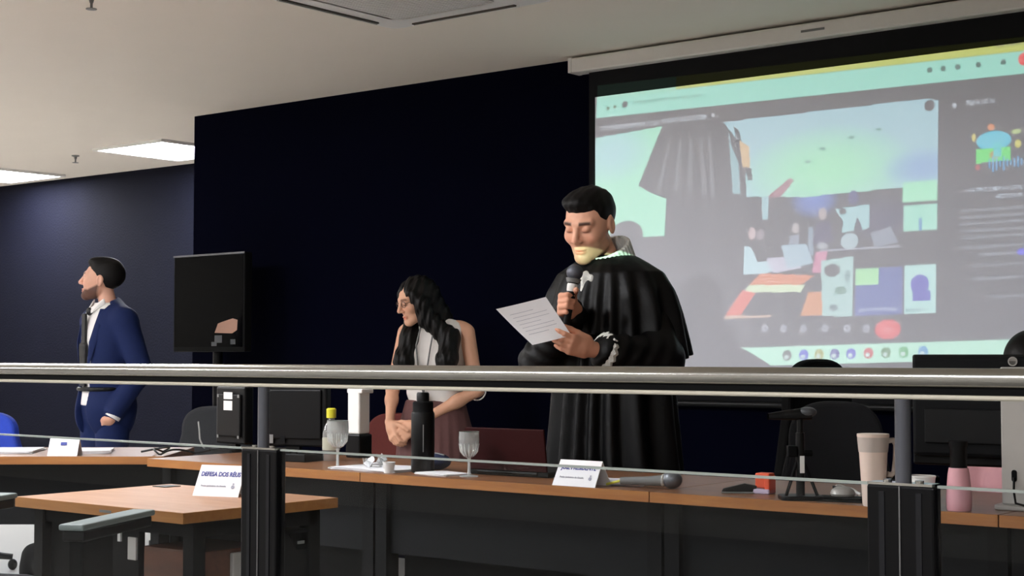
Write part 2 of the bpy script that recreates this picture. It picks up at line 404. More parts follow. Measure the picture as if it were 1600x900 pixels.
BASE = lin((161, 158, 163))
NXP, NYP = 500, 281
gx, gy = np.meshgrid(np.linspace(0, 1366, NXP), np.linspace(0, 768, NYP))
IMG = np.zeros((NYP, NXP, 3)); IMG[:] = .012
def pc(rgb): return np.array([max(0., a-b-.05) for a, b in zip(lin(rgb), BASE)])
def over(mask, rgb):
    k = np.asarray(mask, float)[..., None]; IMG[:] = IMG*(1-k)+pc(rgb)*k
def m_rect(x0, y0, x1, y1):
    a = np.clip(np.minimum(gx-x0, x1-gx)/2.7+.5, 0, 1); b = np.clip(np.minimum(gy-y0, y1-gy)/2.7+.5, 0, 1); return a*b
def rect(x0, y0, x1, y1, rgb): over(m_rect(x0, y0, x1, y1), rgb)
def m_poly(pts):
    ins = np.zeros(gx.shape, bool)
    for k in range(len(pts)):
        (xa, ya), (xb, yb) = pts[k], pts[(k+1) % len(pts)]
        if ya == yb: continue
        ins ^= ((ya > gy) != (yb > gy)) & (gx < (xb-xa)*(gy-ya)/(yb-ya)+xa)
    return ins.astype(float)
def poly(pts, rgb): over(m_poly(pts), rgb)
def m_ell(cx, cy, rx, ry): return np.clip((1-np.hypot((gx-cx)/rx, (gy-cy)/ry))*min(rx, ry)/2.7+.5, 0, 1)
def ell(cx, cy, rx, ry, rgb): over(m_ell(cx, cy, rx, ry), rgb)
def glow(cx, cy, rx, ry, rgb, amt, inside=None):
    k = np.maximum(1-((gx-cx)/rx)**2-((gy-cy)/ry)**2, 0)*amt; over(k*inside if inside is not None else k, rgb)
_let = RNG.random((NYP, NXP)); _let = (_let+np.roll(_let, 1, 1))/2
LET = np.clip((_let-.3)*2.2, .15, 1)
for _c in range(0, NXP, 9): LET[:, _c+int(RNG.integers(0, 8)):][:, :1] *= .2
def letters(x0, y0, x1, h, rgb=(226, 230, 234)): over(m_rect(x0, y0-h/2, x1, y0+h/2)*LET*.9, rgb)

MINT = (206, 245, 224); YEL = (224, 228, 84); DARK = (150, 147, 150)
rect(0, 0, 1366, 768, DARK)
rect(0, 0, 1366, 36, YEL); rect(0, 0, 250, 36, MINT); letters(1150, 14, 1230, 10, (150, 150, 80))
rect(0, 36, 1366, 92, (200, 240, 226))
ell(92, 62, 9, 9, (160, 165, 168)); ell(60, 66, 5, 5, (165, 180, 170)); ell(38, 68, 5, 5, (165, 180, 170)); letters(120, 60, 330, 7, (165, 190, 185))
for x in (980, 1016, 1054, 1108, 1172): ell(x, 58, 7, 7, (160, 180, 180))
ell(1226, 56, 16, 16, (255, 160, 70))
letters(18, 122, 205, 13); letters(212, 119, 350, 13); ell(368, 117, 5, 5, (220, 220, 222))
# main video tile
poly([(4, 147), (213, 133), (148, 288), (183, 308), (238, 330), (238, 428), (4, 418)], (202, 242, 220))
glow(60, 190, 130, 90, (210, 232, 240), .7, m_poly([(4, 147), (213, 133), (148, 288), (4, 330)]))
ell(118, 420, 52, 40, DARK)
for k_, (x0_, x1_) in enumerate(((235, 205), (268, 258), (300, 300), (330, 345), (355, 372))): poly([(x0_, 175), (x0_+7, 175), (x1_+14, 300+8*k_), (x1_, 300+8*k_)], (182, 180, 184))
CEIL = [(400, 138), (1002, 129), (1002, 345), (640, 352), (475, 340), (470, 220)]
poly(CEIL, (206, 226, 230)); glow(700, 290, 250, 120, (204, 246, 214), .9, m_poly(CEIL)); glow(960, 300, 110, 50, (190, 205, 230), .8, m_poly(CEIL))
ell(1000, 131, 16, 5, DARK)
ell(980, 148, 14, 14, (160, 165, 170)); 
poly([(430, 150), (448, 165), (462, 215), (444, 200)], (165, 170, 175)); poly([(449, 190), (480, 210), (484, 268), (462, 262)], (236, 214, 192)); poly([(470, 262), (488, 268), (492, 300), (478, 296)], (160, 160, 168))
poly([(415, 150), (425, 200), (450, 250), (458, 330), (436, 330), (425, 240)], (196, 214, 216))
for (x, y) in ((690, 232), (770, 210), (845, 196), (650, 262)): ell(x, y, 8, 4, (180, 200, 195))
poly([(535, 345), (600, 300), (612, 308), (560, 362)], (205, 180, 186))
WALLV = [(476, 342), (640, 352), (1002, 345), (1002, 520), (476, 520)]
poly(WALLV, (160, 154, 166)); glow(670, 360, 70, 50, (176, 186, 226), .9, m_poly(WALLV)); glow(860, 420, 90, 60, (168, 158, 180), .8, m_poly(WALLV))
poly([(521, 345), (540, 344), (541, 402), (524, 402)], (200, 220, 222))
rect(911, 334, 1002, 384, (206, 246, 220)); rect(914, 392, 1002, 455, (204, 240, 224)); rect(955, 425, 962, 455, (170, 190, 220))
poly([(728, 388), (822, 382), (822, 440), (806, 445), (790, 410), (780, 446), (748, 448), (752, 420)], (204, 226, 226)); ell(750, 395, 10, 8, (160, 160, 170))
ell(778, 362, 14, 18, (172, 170, 190))
ell(694, 398, 11, 15, (210, 200, 200)); poly([(676, 420), (716, 416), (726, 470), (668, 474)], (172, 168, 180)); ell(696, 478, 16, 8, (205, 205, 208))
ell(620, 430, 10, 13, (212, 205, 205)); poly([(604, 448), (632, 446), (630, 480), (600, 480)], (190, 192, 200))
poly([(656, 430), (668, 430), (672, 500), (654, 500)], (190, 196, 204))
ell(496, 436, 10, 16, (222, 206, 206)); ell(520, 440, 12, 14, (196, 188, 192))
poly([(474, 466), (494, 470), (516, 510), (560, 506), (575, 525), (540, 540), (474, 538)], (216, 232, 234)); poly([(540, 502), (610, 500), (640, 530), (560, 540)], (222, 218, 226))
poly([(580, 470), (650, 470), (672, 520), (600, 530)], (206, 218, 224)); poly([(678, 492), (712, 490), (700, 545), (668, 545)], (228, 186, 200)); 
rect(690, 488, 905, 492, (205, 205, 212)); ell(770, 470, 24, 20, (210, 220, 222)); poly([(826, 455), (880, 440), (900, 480), (840, 490)], (190, 192, 200))
poly([(524, 538), (676, 550), (640, 572), (492, 566)], (236, 186, 160)); poly([(492, 566), (650, 572), (640, 590), (478, 584)], (232, 240, 216)); poly([(474, 578), (512, 586), (472, 640), (424, 644)], (240, 176, 140)); poly([(425, 640), (560, 644), (556, 650), (424, 648)], (226, 206, 196))
poly([(660, 590), (700, 590), (700, 648), (640, 648)], (232, 190, 160)); poly([(693, 515), (782, 508), (782, 654), (700, 652)], (208, 226, 222)); ell(724, 540, 22, 16, (165, 168, 170)); ell(748, 590, 16, 10, (180, 196, 190)); ell(730, 632, 12, 8, (178, 186, 190)); ell(766, 556, 8, 14, (186, 200, 200))
rect(786, 534, 1002, 656, DARK); rect(788, 540, 913, 654, (166, 174, 204)); rect(788, 540, 850, 580, (206, 240, 204)); letters(800, 640, 900, 7)
rect(918, 538, 1000, 654, (214, 238, 232)); ell(958, 585, 24, 24, (150, 160, 214)); rect(940, 600, 986, 624, (160, 168, 214)); letters(922, 645, 970, 6, (170, 180, 190))
# call controls
for x, y in ((542, 676), (594, 678), (649, 680), (708, 681), (768, 683), (819, 685)):
    ell(x, y, 9, 9, (206, 206, 212)); ell(x, y, 3, 4, DARK)
over(np.maximum(m_ell(876, 689, 34, 23), m_rect(862, 666, 892, 712)), (240, 96, 104)); ell(876, 689, 12, 5, (250, 190, 192))
# side panel
for k, (x, y) in enumerate(((1046, 154),)): ell(x, y, 6, 6, (214, 216, 220))
letters(1076, 151, 1150, 13, (226, 230, 234))
ell(1147, 250, 44, 24, (112, 222, 234)); poly([(1102, 268), (1190, 268), (1190, 300), (1102, 302)], (176, 240, 180)); ell(1150, 284, 14, 10, (214, 200, 170)); rect(1146, 255, 1166, 290, (140, 226, 226))
for i in range(10): rect(1134+i*9, 306-(12, 18, 14, 8, 16, 10, 6, 10, 14, 8)[i], 1138+i*9, 306+(10, 20, 16, 8, 18, 8, 6, 10, 12, 8)[i], (110, 206, 236))
ell(1096, 238, 5, 10, (236, 226, 180)); ell(1140, 216, 9, 8, (238, 190, 170)); ell(1204, 232, 12, 6, (216, 226, 190)); ell(1208, 262, 8, 10, (232, 226, 176)); ell(1106, 312, 7, 7, (214, 160, 172))
letters(1078, 366, 1300, 10, (220, 226, 232)); letters(1152, 385, 1218, 10, (220, 226, 232))
for i, (x, y) in enumerate(((1064, 415), (1064, 431), (1062, 446), (1060, 464), (1068, 479), (1060, 503), (1108, 521), (1092, 547), (1092, 578), (1136, 622))): letters(x, y, 1320 if i < 6 else 1250, 7, (200, 202, 208))
ell(1216, 520, 12, 8, (130, 150, 240))
# task bar
rect(0, 722, 1366, 768, (214, 244, 226))
for x, c in ((606, (120, 170, 130)), (652, (110, 170, 226)), (694, (206, 206, 110)), (736, (110, 130, 200)), (780, (80, 120, 220)), (826, (226, 100, 120)), (872, (150, 190, 130)), (918, (170, 210, 180)), (968, (150, 200, 226))): ell(x, 744, 13, 13, c); ell(x-2, 748, 6, 5, (225, 238, 232))
IMG += .05*np.clip(gy/300, .25, 1)[..., None]                      # black level of the projector
HI = np.linalg.inv(HS)
hw = np.stack([gx/100, gy/100, np.ones_like(gx)], -1)@HI.T; SX = hw[..., 0]/hw[..., 2]; SZ = hw[..., 1]/hw[..., 2]
GATE = .1/D_                                   # the slide sits 0.1 m in front of the lamp
dist3 = ((SX-PROJ[0])**2+(SZ-PROJ[2])**2+D_**2)**1.5/D_**3
TR = IMG*dist3[..., None]; TMAX = TR.max(); TR = np.clip(TR/TMAX, 0, 1)
sv = np.stack([(SX-PROJ[0])*GATE, np.full_like(SX, .1), (SZ-PROJ[2])*GATE], -1).reshape(-1, 3)
ii = (np.arange(NYP-1)[:, None]*NXP+np.arange(NXP-1)).ravel(); sq = np.stack([ii, ii+1, ii+NXP+1, ii+NXP], 1)
me = bpy.data.meshes.new('picture_slide'); me.vertices.add(len(sv)); me.vertices.foreach_set('co', sv.astype(np.float32).ravel())
me.loops.add(len(sq)*4); me.loops.foreach_set('vertex_index', sq.astype(np.int32).ravel()); me.polygons.add(len(sq)); me.polygons.foreach_set('loop_start', np.arange(0, len(sq)*4, 4, dtype=np.int32)); me.update(calc_edges=True)
ca = me.color_attributes.new('Col', 'FLOAT_COLOR', 'POINT'); ca.data.foreach_set('color', np.concatenate([TR.reshape(-1, 3), np.ones((len(sv), 1))], 1).astype(np.float32).ravel())
msl = bpy.data.materials.new('slide_film'); msl.use_nodes = True; nt = msl.node_tree; nt.nodes.remove(nt.nodes['Principled BSDF'])
tb = nt.nodes.new('ShaderNodeBsdfTransparent'); vc = nt.nodes.new('ShaderNodeVertexColor'); vc.layer_name = 'Col'
nt.links.new(vc.outputs['Color'], tb.inputs[0]); nt.links.new(tb.outputs[0], nt.nodes['Material Output'].inputs['Surface'])
me.materials.append(msl); slide = bpy.data.objects.new('picture_slide', me); COL.objects.link(slide); slide.parent = pr
# the gate around the slide keeps stray light inside the housing
cr = [((x-PROJ[0])*GATE, (z-PROJ[2])*GATE) for x, z in ((-4.57, 2.54), (-2.11, 2.50), (-2.11, 1.14), (-4.68, 1.07))]
cc = (sum(p[0] for p in cr)/4, sum(p[1] for p in cr)/4)
g = MB(); ou = [(-.16, .07), (.12, .07), (.12, -.1), (-.16, -.1)]
g.add([(x, .1, z) for x, z in cr]+[(x, .1, z) for x, z in ou]+[(x, .096, z) for x, z in cr]+[(x, .096, z) for x, z in ou],
      [(i, (i+1) % 4, 4+(i+1) % 4, 4+i) for i in range(4)]+[(8+i, 8+(i+1) % 4, 12+(i+1) % 4, 12+i) for i in range(4)]+[(4+i, 4+(i+1) % 4, 12+(i+1) % 4, 12+i) for i in range(4)])
g.build('slide_gate', M_black, pr)
m = MB()
for b in ((-.165, -.16, -.06, .1, -.105, .075), (.12, .125, -.06, .1, -.105, .075), (-.16, .12, -.06, .1, .07, .075), (-.16, .12, -.06, .1, -.105, -.1)): m.box(*b)
m.build('front_housing', M_white, pr)
ld = bpy.data.lights.new('projector_beam', 'SPOT'); lo_ = bpy.data.objects.new('projector_beam', ld); COL.objects.link(lo_); lo_.parent = pr
aim = Vector((cc[0], .1, cc[1])); lo_.rotation_euler = aim.to_track_quat('-Z', 'Y').to_euler()
ld.spot_size = math.radians(50); ld.spot_blend = 0; ld.shadow_soft_size = 0
ld.energy = 4*PI*PI*D_*D_/.74*TMAX*PROJECTOR_POWER
# ------------------------------------------------------------------ railing in front of the public seats
RY = 1.70
hr = empty('railing', (-1.33, RY, 0)); tag(hr, 'brushed steel railing with glass panels across the room', 'railing')
ox = -1.33
MB().cyl((-3.2, 0, 1.1233), (3.4, 0, 1.1233), .0118, n=24).build('top_rail', M_steel, hr, smooth=True)
MB().box(-3.2, 3.4, -.009, .009, 1.0985, 1.1043).build('under_rail', M_bar, hr, bevel=.0018)
MB().box(-3.2, 3.4, -.004, .004, 1.1043, 1.1118).build('rail_web', M_blackm, hr)
PX = [-2.979, -1.876, -.772, .332]
for x in PX:
    po = MB().cyl((x-ox, 0, 0), (x-ox, 0, 1.0985), .0095, n=16).build('post', M_post, hr, smooth=True)
    MB().box(x-ox-.042, x-ox+.042, -.011, .011, .02, .998).build('post_casing', M_casing, po, bevel=.003)
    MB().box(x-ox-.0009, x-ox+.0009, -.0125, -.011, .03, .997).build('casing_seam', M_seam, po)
    for dx_ in (-.026, .020): MB().box(x-ox+dx_, x-ox+dx_+.007, -.0122, -.011, .03, .99).build('casing_highlight', M_highlight, po)  # lighter strips painting vertical highlights on the casing
    MB().box(x-ox-.040, x-ox+.040, -.012, .012, .998, 1.001).build('casing_cap', M_steel, po)
    for k in range(2): MB().cyl((x-ox-.02+.04*k, 0, 1.001), (x-ox-.02+.04*k, 0, 1.004), .005, n=10).build('cap_screw', M_steel, po)
    MB().box(x-ox-.05, x-ox+.05, -.04, .04, 0, .012).build('base_plate', M_post, po)
for a, b in zip(PX[:-1], PX[1:]):
    gp = MB().box(a-ox+.043, b-ox-.043, -.004, .004, .06, .996).build('glass_panel', M_glass, hr)
    MB().box(a-ox+.043, b-ox-.043, -.0035, .0035, .9965, .9995).build('glass_edge', M_glassedge, gp)

# ------------------------------------------------------------------ desks of the bench
def desk(label, w_, loc, rz, d_=.60, top=M_wood, h=.76, group='desks of the long bench', lower=True):
    """local origin: front left corner on the floor, x along the front edge, y to the back"""
    r = empty('desk', loc, rz); tag(r, label, 'desk', group)
    MB().box(.002, w_-.002, .003, d_, h-.03, h).build('desktop', top, r, bevel=.002)
    MB().box(.002, w_-.002, 0, .003, h-.03, h-.0005).build('edge_band', M_woodedge, r)
    MB().box(.02, w_-.02, .09, .108, .49, h-.03).build('modesty_panel', M_char, r)
    if lower: MB().box(.02, w_-.02, .20, .212, .02, h-.06).build('shade_panel', M_blackm, r)  # black sheet standing in for the shade under the desk
    for x in (.005, w_-.055):
        lg = MB().box(x, x+.05, .07, .12, .02, h-.03).box(x, x+.05, .10, .12, .02, h-.03).build('leg', M_blackm, r)
        MB().box(x, x+.05, .06, d_-.04, 0, .03).build('foot', M_blackm, lg)
        MB().box(x+.01, x+.04, d_-.12, d_-.08, .03, h-.03).build('rear_upright', M_blackm, lg)
        MB().box(x-.0, x+.05, .12, d_-.08, h-.05, h-.03).build('bracket', M_blackm, lg)
    return r
TY = 3.69
seam = [-4.72, -3.60, -2.45, -1.43, -.33]
labs = ['bench desk next to the angled left desk, carrying two dark monitors', 'bench desk carrying the black thermos, maroon laptop and name card', 'bench desk carrying the webcam tripod and cream tumbler', 'bench desk at the far right edge, right of the last seam']
for i in range(4): desk(labs[i], seam[i+1]-seam[i], (seam[i], TY, 0), 0)
# angled wing on the left
wa = np.array([-4.76, 3.80]); wb = np.array([-6.2, 2.64]); wl = float(np.linalg.norm(wa-wb)); rzw = math.atan2(*(wa-wb)[::-1])
desk('angled desk at the far left with papers and a small white card', wl, (wb[0], wb[1], 0), rzw, group='desks of the long bench', lower=False)
# nearer desk with pale top
fd = empty('clerk_desk', (-3.46, 2.80, 0)); tag(fd, 'pale wooden desk standing nearest behind the glass railing', 'desk')
fx0, fx1, fy0, fy1 = -.37, .365, -.265, .285
MB().box(fx0, fx1-.003, fy0+.003, fy1, .722, .75).build('desktop', M_wood2, fd, bevel=.0015)
MB().box(fx0, fx1, fy0, fy0+.003, .722, .7495).box(fx1-.003, fx1, fy0+.003, fy1, .722, .7495).build('edge_band', M_woodedge2, fd)
MB().box(-.33, -.27, fy1-.1, fy1-.04, .7503, .7525).build('cable_grommet', M_black, fd)
MB().box(.02, .07, fy0-.0008, fy0, .731, .738).build('maker_plate', M_greyp, fd)
for x in (fx0+.02, fx1-.06):
    for y in (fy0+.05, fy1-.09): MB().box(x, x+.04, y, y+.04, 0, .722).build('leg', M_blackm, fd)
MB().box(fx0+.02, fx1-.02, fy0+.06, fy1-.06, .68, .722).build('under_frame', M_blackm, fd)
dr = MB().box(.10, .335, fy0+.085, .04, .08, .64).build('drawer_unit', M_brown, fd, bevel=.003)
for z in (.26, .45): MB().box(.10, .335, fy0+.082, fy0+.085, z-.003, z+.003).build('drawer_gap', M_blackm, dr)
MB().box(.336, .350, -.085, -.045, .06, .63).build('cable_duct', M_silver, fd, bevel=.003)
MB().box(-.35, .085, fy0+.08, fy0+.10, .10, .68).build('side_panel', M_blackm, fd)
MB().box(.045, .080, fy0+.074, fy0+.08, .60, .66).build('inventory_tag', M_silver, fd)
MB().box(.0, .012, fy0+.074, fy0+.08, .645, .675).build('inventory_tag', M_white, fd)
# computer tower standing under the pale desk's right end
tw = empty('computer_tower', (-3.185, 2.955, 0), PI/2); tag(tw, 'black computer tower under the right end of the pale desk', 'computer')
MB().box(-.085, .085, -.06, .24, .28, .67).build('case', M_char, tw, bevel=.006)
MB().box(-.09, .09, -.05, .24, 0, .28).build('stand', M_blackm, tw, bevel=.004)
MB().prism([(-.03, .66), (.065, .66), (.03, .615), (.0, .615)], -.063, -.06).build('front_notch', M_gloss, tw)
MB().box(.0, .025, -.066, -.063, .63, .638).build('badge', M_greyp, tw)
for j in range(7):
    for i in range(6): MB().cyl((-.05+.02*i, -.061, .32+.03*j), (-.05+.02*i, -.0585, .32+.03*j), .006, n=8).build('vent_hole', M_gloss, tw)
# armchair pushed up to the pale desk
def armchair(label, loc, rz):
    ach = empty('armchair', loc, rz); tag(ach, label, 'chair', 'armchairs by the glass railing')
    for s in (-1, 1):
        pad = MB().box(s*.205-.03, s*.205+.03, -.17, .17, .776, .79).build('arm_pad', M_armpad, ach, bevel=.005)
        MB().box(s*.205-.026, s*.205+.026, -.16, .16, .752, .776).build('pad_rim', M_black, pad, bevel=.004)
        MB().box(s*.205-.018, s*.205+.018, -.15, -.01, .36, .752).build('arm_upright', M_blackm, ach, bevel=.006)
        MB().box(s*.205-.018, s*.205+.018, .02, .12, .36, .42).build('arm_strut', M_blackm, ach)
    MB().prismz(rrect(.38, .38, .06), .42, .49).build('seat', M_chairf, ach, bevel=.015)
    MB().prism(rrect(.36, .22, .08, cz=.57), -.18, -.15).build('low_back', M_chairf, ach, bevel=.01)
    MB().cyl((0, 0, .1), (0, 0, .42), .03).build('column', M_black, ach)
    for k in range(5):
        a = 2*PI*k/5+.3; lg = MB().tube([(0, 0, .11), (.21*math.cos(a), .21*math.sin(a), .07)], [.025, .016], 8).build('base_leg', M_black, ach)
        MB().sph((.21*math.cos(a), .21*math.sin(a), .03), (.025, .025, .03), 10, 8).build('caster', M_black, lg)
armchair('black armchair with grey arm pad in front of the pale desk', (-3.045, 2.045, 0), math.atan2(.43, .90))
armchair('black armchair at the left end of the pale desk, only its arm pad showing', (-3.675, 2.095, 0), math.atan2(.43, .90))

# ------------------------------------------------------------------ office chairs
def office_chair(label, loc, rz, w_=.46, z0=.60, z1=.98, mat_=M_chairf, arms=False, thick=.06, taper=.8, seatz=.47):
    r = empty('office_chair', loc, rz); tag(r, label, 'chair', 'office chairs behind the bench')
    prof = []
    h = z1-z0
    for t in np.linspace(-1, 1, 33):   # rounded-top shield outline
        pass
    out = []
    for i in range(25):
        a = PI*i/24; out.append((w_/2*taper*math.copysign(abs(math.cos(a))**.7, math.cos(a)), z1-h*.38+h*.38*math.sin(a)**.75 if i not in (0, 24) else z1-h*.38))
    out += [(-w_/2, z0+h*.2), (-w_/2*.93, z0+.03), (-w_/2*.8, z0), (w_/2*.8, z0), (w_/2*.93, z0+.03), (w_/2, z0+h*.2)]
    b = MB().prism(out, -.20-thick, -.20).build('backrest', mat_, r, bevel=.018, seg=3)
    MB().prism([(x*.86, z0+(z-z0)*.9+.02) for x, z in out], -.205-thick, -.20-thick).build('back_shell', M_black, b)
    MB().prismz(rrect(.48, .46, .08), seatz-.07, seatz).build('seat', mat_, r, bevel=.02, seg=3)
    MB().tube([(0, -.05, seatz-.08), (0, -.24, seatz-.05), (0, -.27, seatz+.1), (0, -.265, z0+.15)], .022, 8).build('back_bracket', M_black, r)
    MB().cyl((0, 0, .1), (0, 0, seatz-.07), .028).build('column', M_black, r)
    for k in range(5):
        a = 2*PI*k/5; lg = MB().tube([(0, 0, .11), (.29*math.cos(a), .29*math.sin(a), .07)], [.026, .016], 8).build('base_leg', M_black, r)
        MB().sph((.29*math.cos(a), .29*math.sin(a), .03), (.025, .025, .03), 10, 8).build('caster', M_black, lg)
    if arms:
        for s in (-1, 1):
            MB().tube([(s*.2, .02, seatz-.04), (s*.28, .0, seatz+.02), (s*.29, -.02, seatz+.18)], .016, 8).build('arm_post', M_black, r)
            MB().box(s*.29-.035, s*.29+.035, -.14, .12, seatz+.18, seatz+.205).build('arm_rest', M_black, r, bevel=.008)
    return r
office_chair('charcoal office chair with rounded back behind the cream tumbler', (-2.44, 4.86, 0), math.radians(180+30), .42, .56, .985)
office_chair('charcoal office chair behind the dark monitors at the left', (-5.69, 4.68, 0), math.radians(195), .46, .55, .905)
office_chair('tall black chair beside the robed man, in front of the screen', (-2.66, 5.52, 0), math.radians(180+80), .50, .58, 1.135, M_blackm, True)
office_chair('rust red chair beside the woman with the lanyard', (-5.80, 6.06, 0), math.radians(190), .50, .42, .83, M_red)
office_chair('royal blue chair at the left edge of the photo', (-7.43, 4.56, 0), math.radians(200), .52, .50, .842, M_blue)

# ------------------------------------------------------------------ wall television on a stand at the corner
tv = empty('television', (-7.27, 6.16, 0), math.radians(-2)); tag(tv, 'black television on a floor stand by the corner of the dark wall', 'television')
MB().box(-.34, .345, -.03, .03, 1.17, 1.765).build('cabinet', M_blackm, tv, bevel=.008)
MB().box(-.325, .33, -.0315, -.03, 1.2, 1.75).build('screen_glass', M_gloss, tv)
MB().box(-.34, .345, -.034, -.03, 1.755, 1.766).build('top_highlight', mat('grey_highlight', (96, 96, 100), .3), tv)  # grey strip painting the highlight along the cabinet's top edge
M_patch = emit('dim_beige', (150, 112, 94), .3)
pv = MB().prism([(.07, 1.285), (.235, 1.28), (.28, 1.30), (.285, 1.36), (.24, 1.37), (.14, 1.35), (.1, 1.34)], -.0322, -.0316).build('beige_patch', M_patch, tv)  # dim emissive beige patch on the screen glass
for x, z, w_, h_ in ((.04, 1.205, .05, .025), (.22, 1.215, .045, .03), (.07, 1.225, .07, .045)): MB().box(x, x+w_, -.0322, -.0316, z, z+h_).build('grey_patch', emit('dim_grey', (60, 62, 66), .15), pv)  # small dim grey patches below it
MB().cyl((0, .05, .03), (0, .05, 1.5), .03).build('stand_pole', M_black, tv)
MB().prismz(rrect(.6, .5, .05), 0, .03).build('stand_base', M_black, tv)
MB().box(-.15, .15, .03, .055, 1.35, 1.6).build('mount_plate', M_black, tv)

# ------------------------------------------------------------------ things on the bench
def name_card(label, a, b, z, h, depth, title, small, tsize):
    """tent card; a, b: bottom front corners seen left to right"""
    a = np.array(a); b = np.array(b); c = (a+b)/2; d = b-a; wd = float(np.hypot(*d)); rz = math.atan2(d[1], d[0])
    r = empty('name_card', (c[0], c[1], z), rz); tag(r, label, 'name card', 'folded name cards')
    th = .0015
    m = MB().add([(-wd/2, 0, 0), (wd/2, 0, 0), (wd/2*.985, depth/2, h), (-wd/2*.985, depth/2, h), (-wd/2, th*2, 0), (wd/2, th*2, 0), (wd/2*.985, depth/2+th, h-th), (-wd/2*.985, depth/2+th, h-th)],
                 [(0, 1, 2, 3), (7, 6, 5, 4), (0, 4, 5, 1), (1, 5, 6, 2), (3, 7, 4, 0)]); m.build('front_leaf', M_paper, r)
    m = MB().add([(-wd/2, depth, 0), (wd/2, depth, 0), (wd/2*.985, depth/2, h), (-wd/2*.985, depth/2, h), (-wd/2, depth-th*2, 0), (wd/2, depth-th*2, 0), (wd/2*.985, depth/2+th*.1, h-th*1.5), (-wd/2*.985, depth/2+th*.1, h-th*1.5)],
                 [(1, 0, 3, 2), (4, 5, 6, 7), (0, 1, 5, 4), (2, 6, 5, 1), (0, 4, 7, 3)]); m.build('back_leaf', M_paper, r)
    tilt = math.atan2(h, depth/2); e = (math.cos(tilt), math.sin(tilt))
    def on(u, v): L_ = math.hypot(h, depth/2); return (u, v*L_*e[0]-.0008*e[1], v*L_*e[1]+.0008*e[0])
    if title: text('lettering', title, tsize, M_ink, r, on(0, .70), (tilt, 0, 0), sx=.86, bold=.00045)
    if small:
        text('small_lettering', small, tsize*.42, M_inkg, r, on(-wd*.1, .33), (tilt, 0, 0))
        L_ = math.hypot(h, depth/2)
        MB().at(on(wd*.33, .31), (tilt, 0, 0)).lathe([(.0055, 0), (.0055, .0006)], 12).lathe([(.003, .0006), (.003, .0009)], 8, (0, .009, -.0004)).build('emblem', M_inkg, r)
    return r
name_card('white folded name card reading JUIZ PRESIDENTE on the long bench', (-2.806, 3.70), (-2.648, 3.70), .76, .075, .085, 'JUIZ PRESIDENTE', 'Poder Judiciário do Estado', .0195)
name_card('white folded name card on the pale front desk', (-3.462, 2.868), (-3.318, 2.912), .75, .085, .09, 'DEFESA DOS RÉUS', 'Poder Judiciário do Estado', .0185)
name_card('small white folded card on the angled left desk', (-5.14, 3.54), (-5.045, 3.61), .76, .068, .07, '', '', .012)
cl = bpy.data.objects['name_card.002']
MB().at((0, .021, .046), (math.atan2(.068, .035), 0, 0)).box(-.012, .012, -.006, .006, 0, .001).build('emblem', M_ink, cl)
def sheet(label, loc, rz, w_=.21, l_=.297, n=3, group='loose papers on the desks'):
    r = empty('paper_stack', loc, rz); tag(r, label, 'paper', group)
    for k in range(n): MB().at((0, 0, k*.0022), (0, 0, .06*math.sin(k*2.3))).box(-w_/2, w_/2, -l_/2, l_/2, 0, .0018).build('sheet', M_paper, r)
    return r
sheet('white papers on the bench under the left wine glass', (-3.64, 3.84, .76), math.radians(88), .2, .30, 4)
sheet('white paper on the bench right of the black thermos', (-3.33, 3.80, .76), math.radians(80), .11, .16, 3)
sheet('white papers at the left end of the angled desk', (-5.46, 3.60, .76), rzw+.1, .2, .28, 5)
sheet('white papers beside the small folded card on the angled desk', (-5.18, 3.78, .76), rzw+.2, .15, .21, 6)
def wine_glass(label, x, y, z=.76, s=1.):
    r = empty('wine_glass', (x, y, z)); tag(r, label, 'glass', 'stemmed glasses on the bench')
    MB().lathe([(.033*s, 0), (.033*s, .003), (.006, .007), (.0045, .02)], 28).build('foot', M_crystal2, r, smooth=True)
    MB().lathe([(.0045, .02), (.0042, .05*s), (.006, .066*s)], 16).build('stem', M_crystal2, r, smooth=True)
    b = MB().lathe([(.006, .066*s), (.02*s, .073*s), (.031*s, .09*s), (.036*s, .11*s), (.0375*s, .135*s), (.036*s, .160*s), (.0345*s, .160*s), (.036*s, .135*s), (.0345*s, .11*s), (.0295*s, .092*s), (.018*s, .077*s), (.001, .072*s)], 32).build('bowl', M_crystal, r, smooth=True)
    for k in range(14):      # cut facets near the bottom of the bowl
        a = 2*PI*k/14; MB().tube([(.018*s*math.cos(a), .018*s*math.sin(a), .073*s), (.0318*s*math.cos(a), .0318*s*math.sin(a), .09*s), (.0372*s*math.cos(a), .0372*s*math.sin(a), .118*s)], [.0012, .0016, .0006], 6).build('cut_facet', M_crystal2, b)
    MB().lathe([(.0362*s, .1595*s), (.0364*s, .1607*s), (.0343*s, .1607*s), (.0343*s, .1595*s)], 32).build('rim', M_glassedge, b)
    return r
wine_glass('stemmed glass standing on white papers, in front of the yellow-capped bottle', -3.805, 3.79, s=1.02)
wine_glass('stemmed glass standing between the black thermos and the maroon laptop', -3.205, 3.785, s=.9)
bt = empty('water_bottle', (-4.09, 4.04, .76)); tag(bt, 'clear plastic bottle with yellow cap behind the left wine glass', 'bottle')
MB().lathe([(.03, 0), (.032, .02), (.032, .10), (.026, .125), (.0125, .15), (.0125, .163)], 24).build('body', M_crystal, bt, smooth=True)
MB().lathe([(.018, .158), (.018, .19), (.013, .194), (.001, .194)], 24).build('cap', M_yellow, bt, smooth=True)
MB().lathe([(.0325, .04), (.0325, .085)], 24).build('wrapper', mat('pale_bottle_label', (170, 168, 150), .5), bt)
th = empty('thermos', (-3.445, 3.83, .76)); tag(th, 'tall matt black thermos bottle in front of the woman', 'thermos')
MB().lathe([(.036, 0), (.039, .004), (.039, .195), (.037, .2)], 32).build('body', M_black, th, smooth=True)
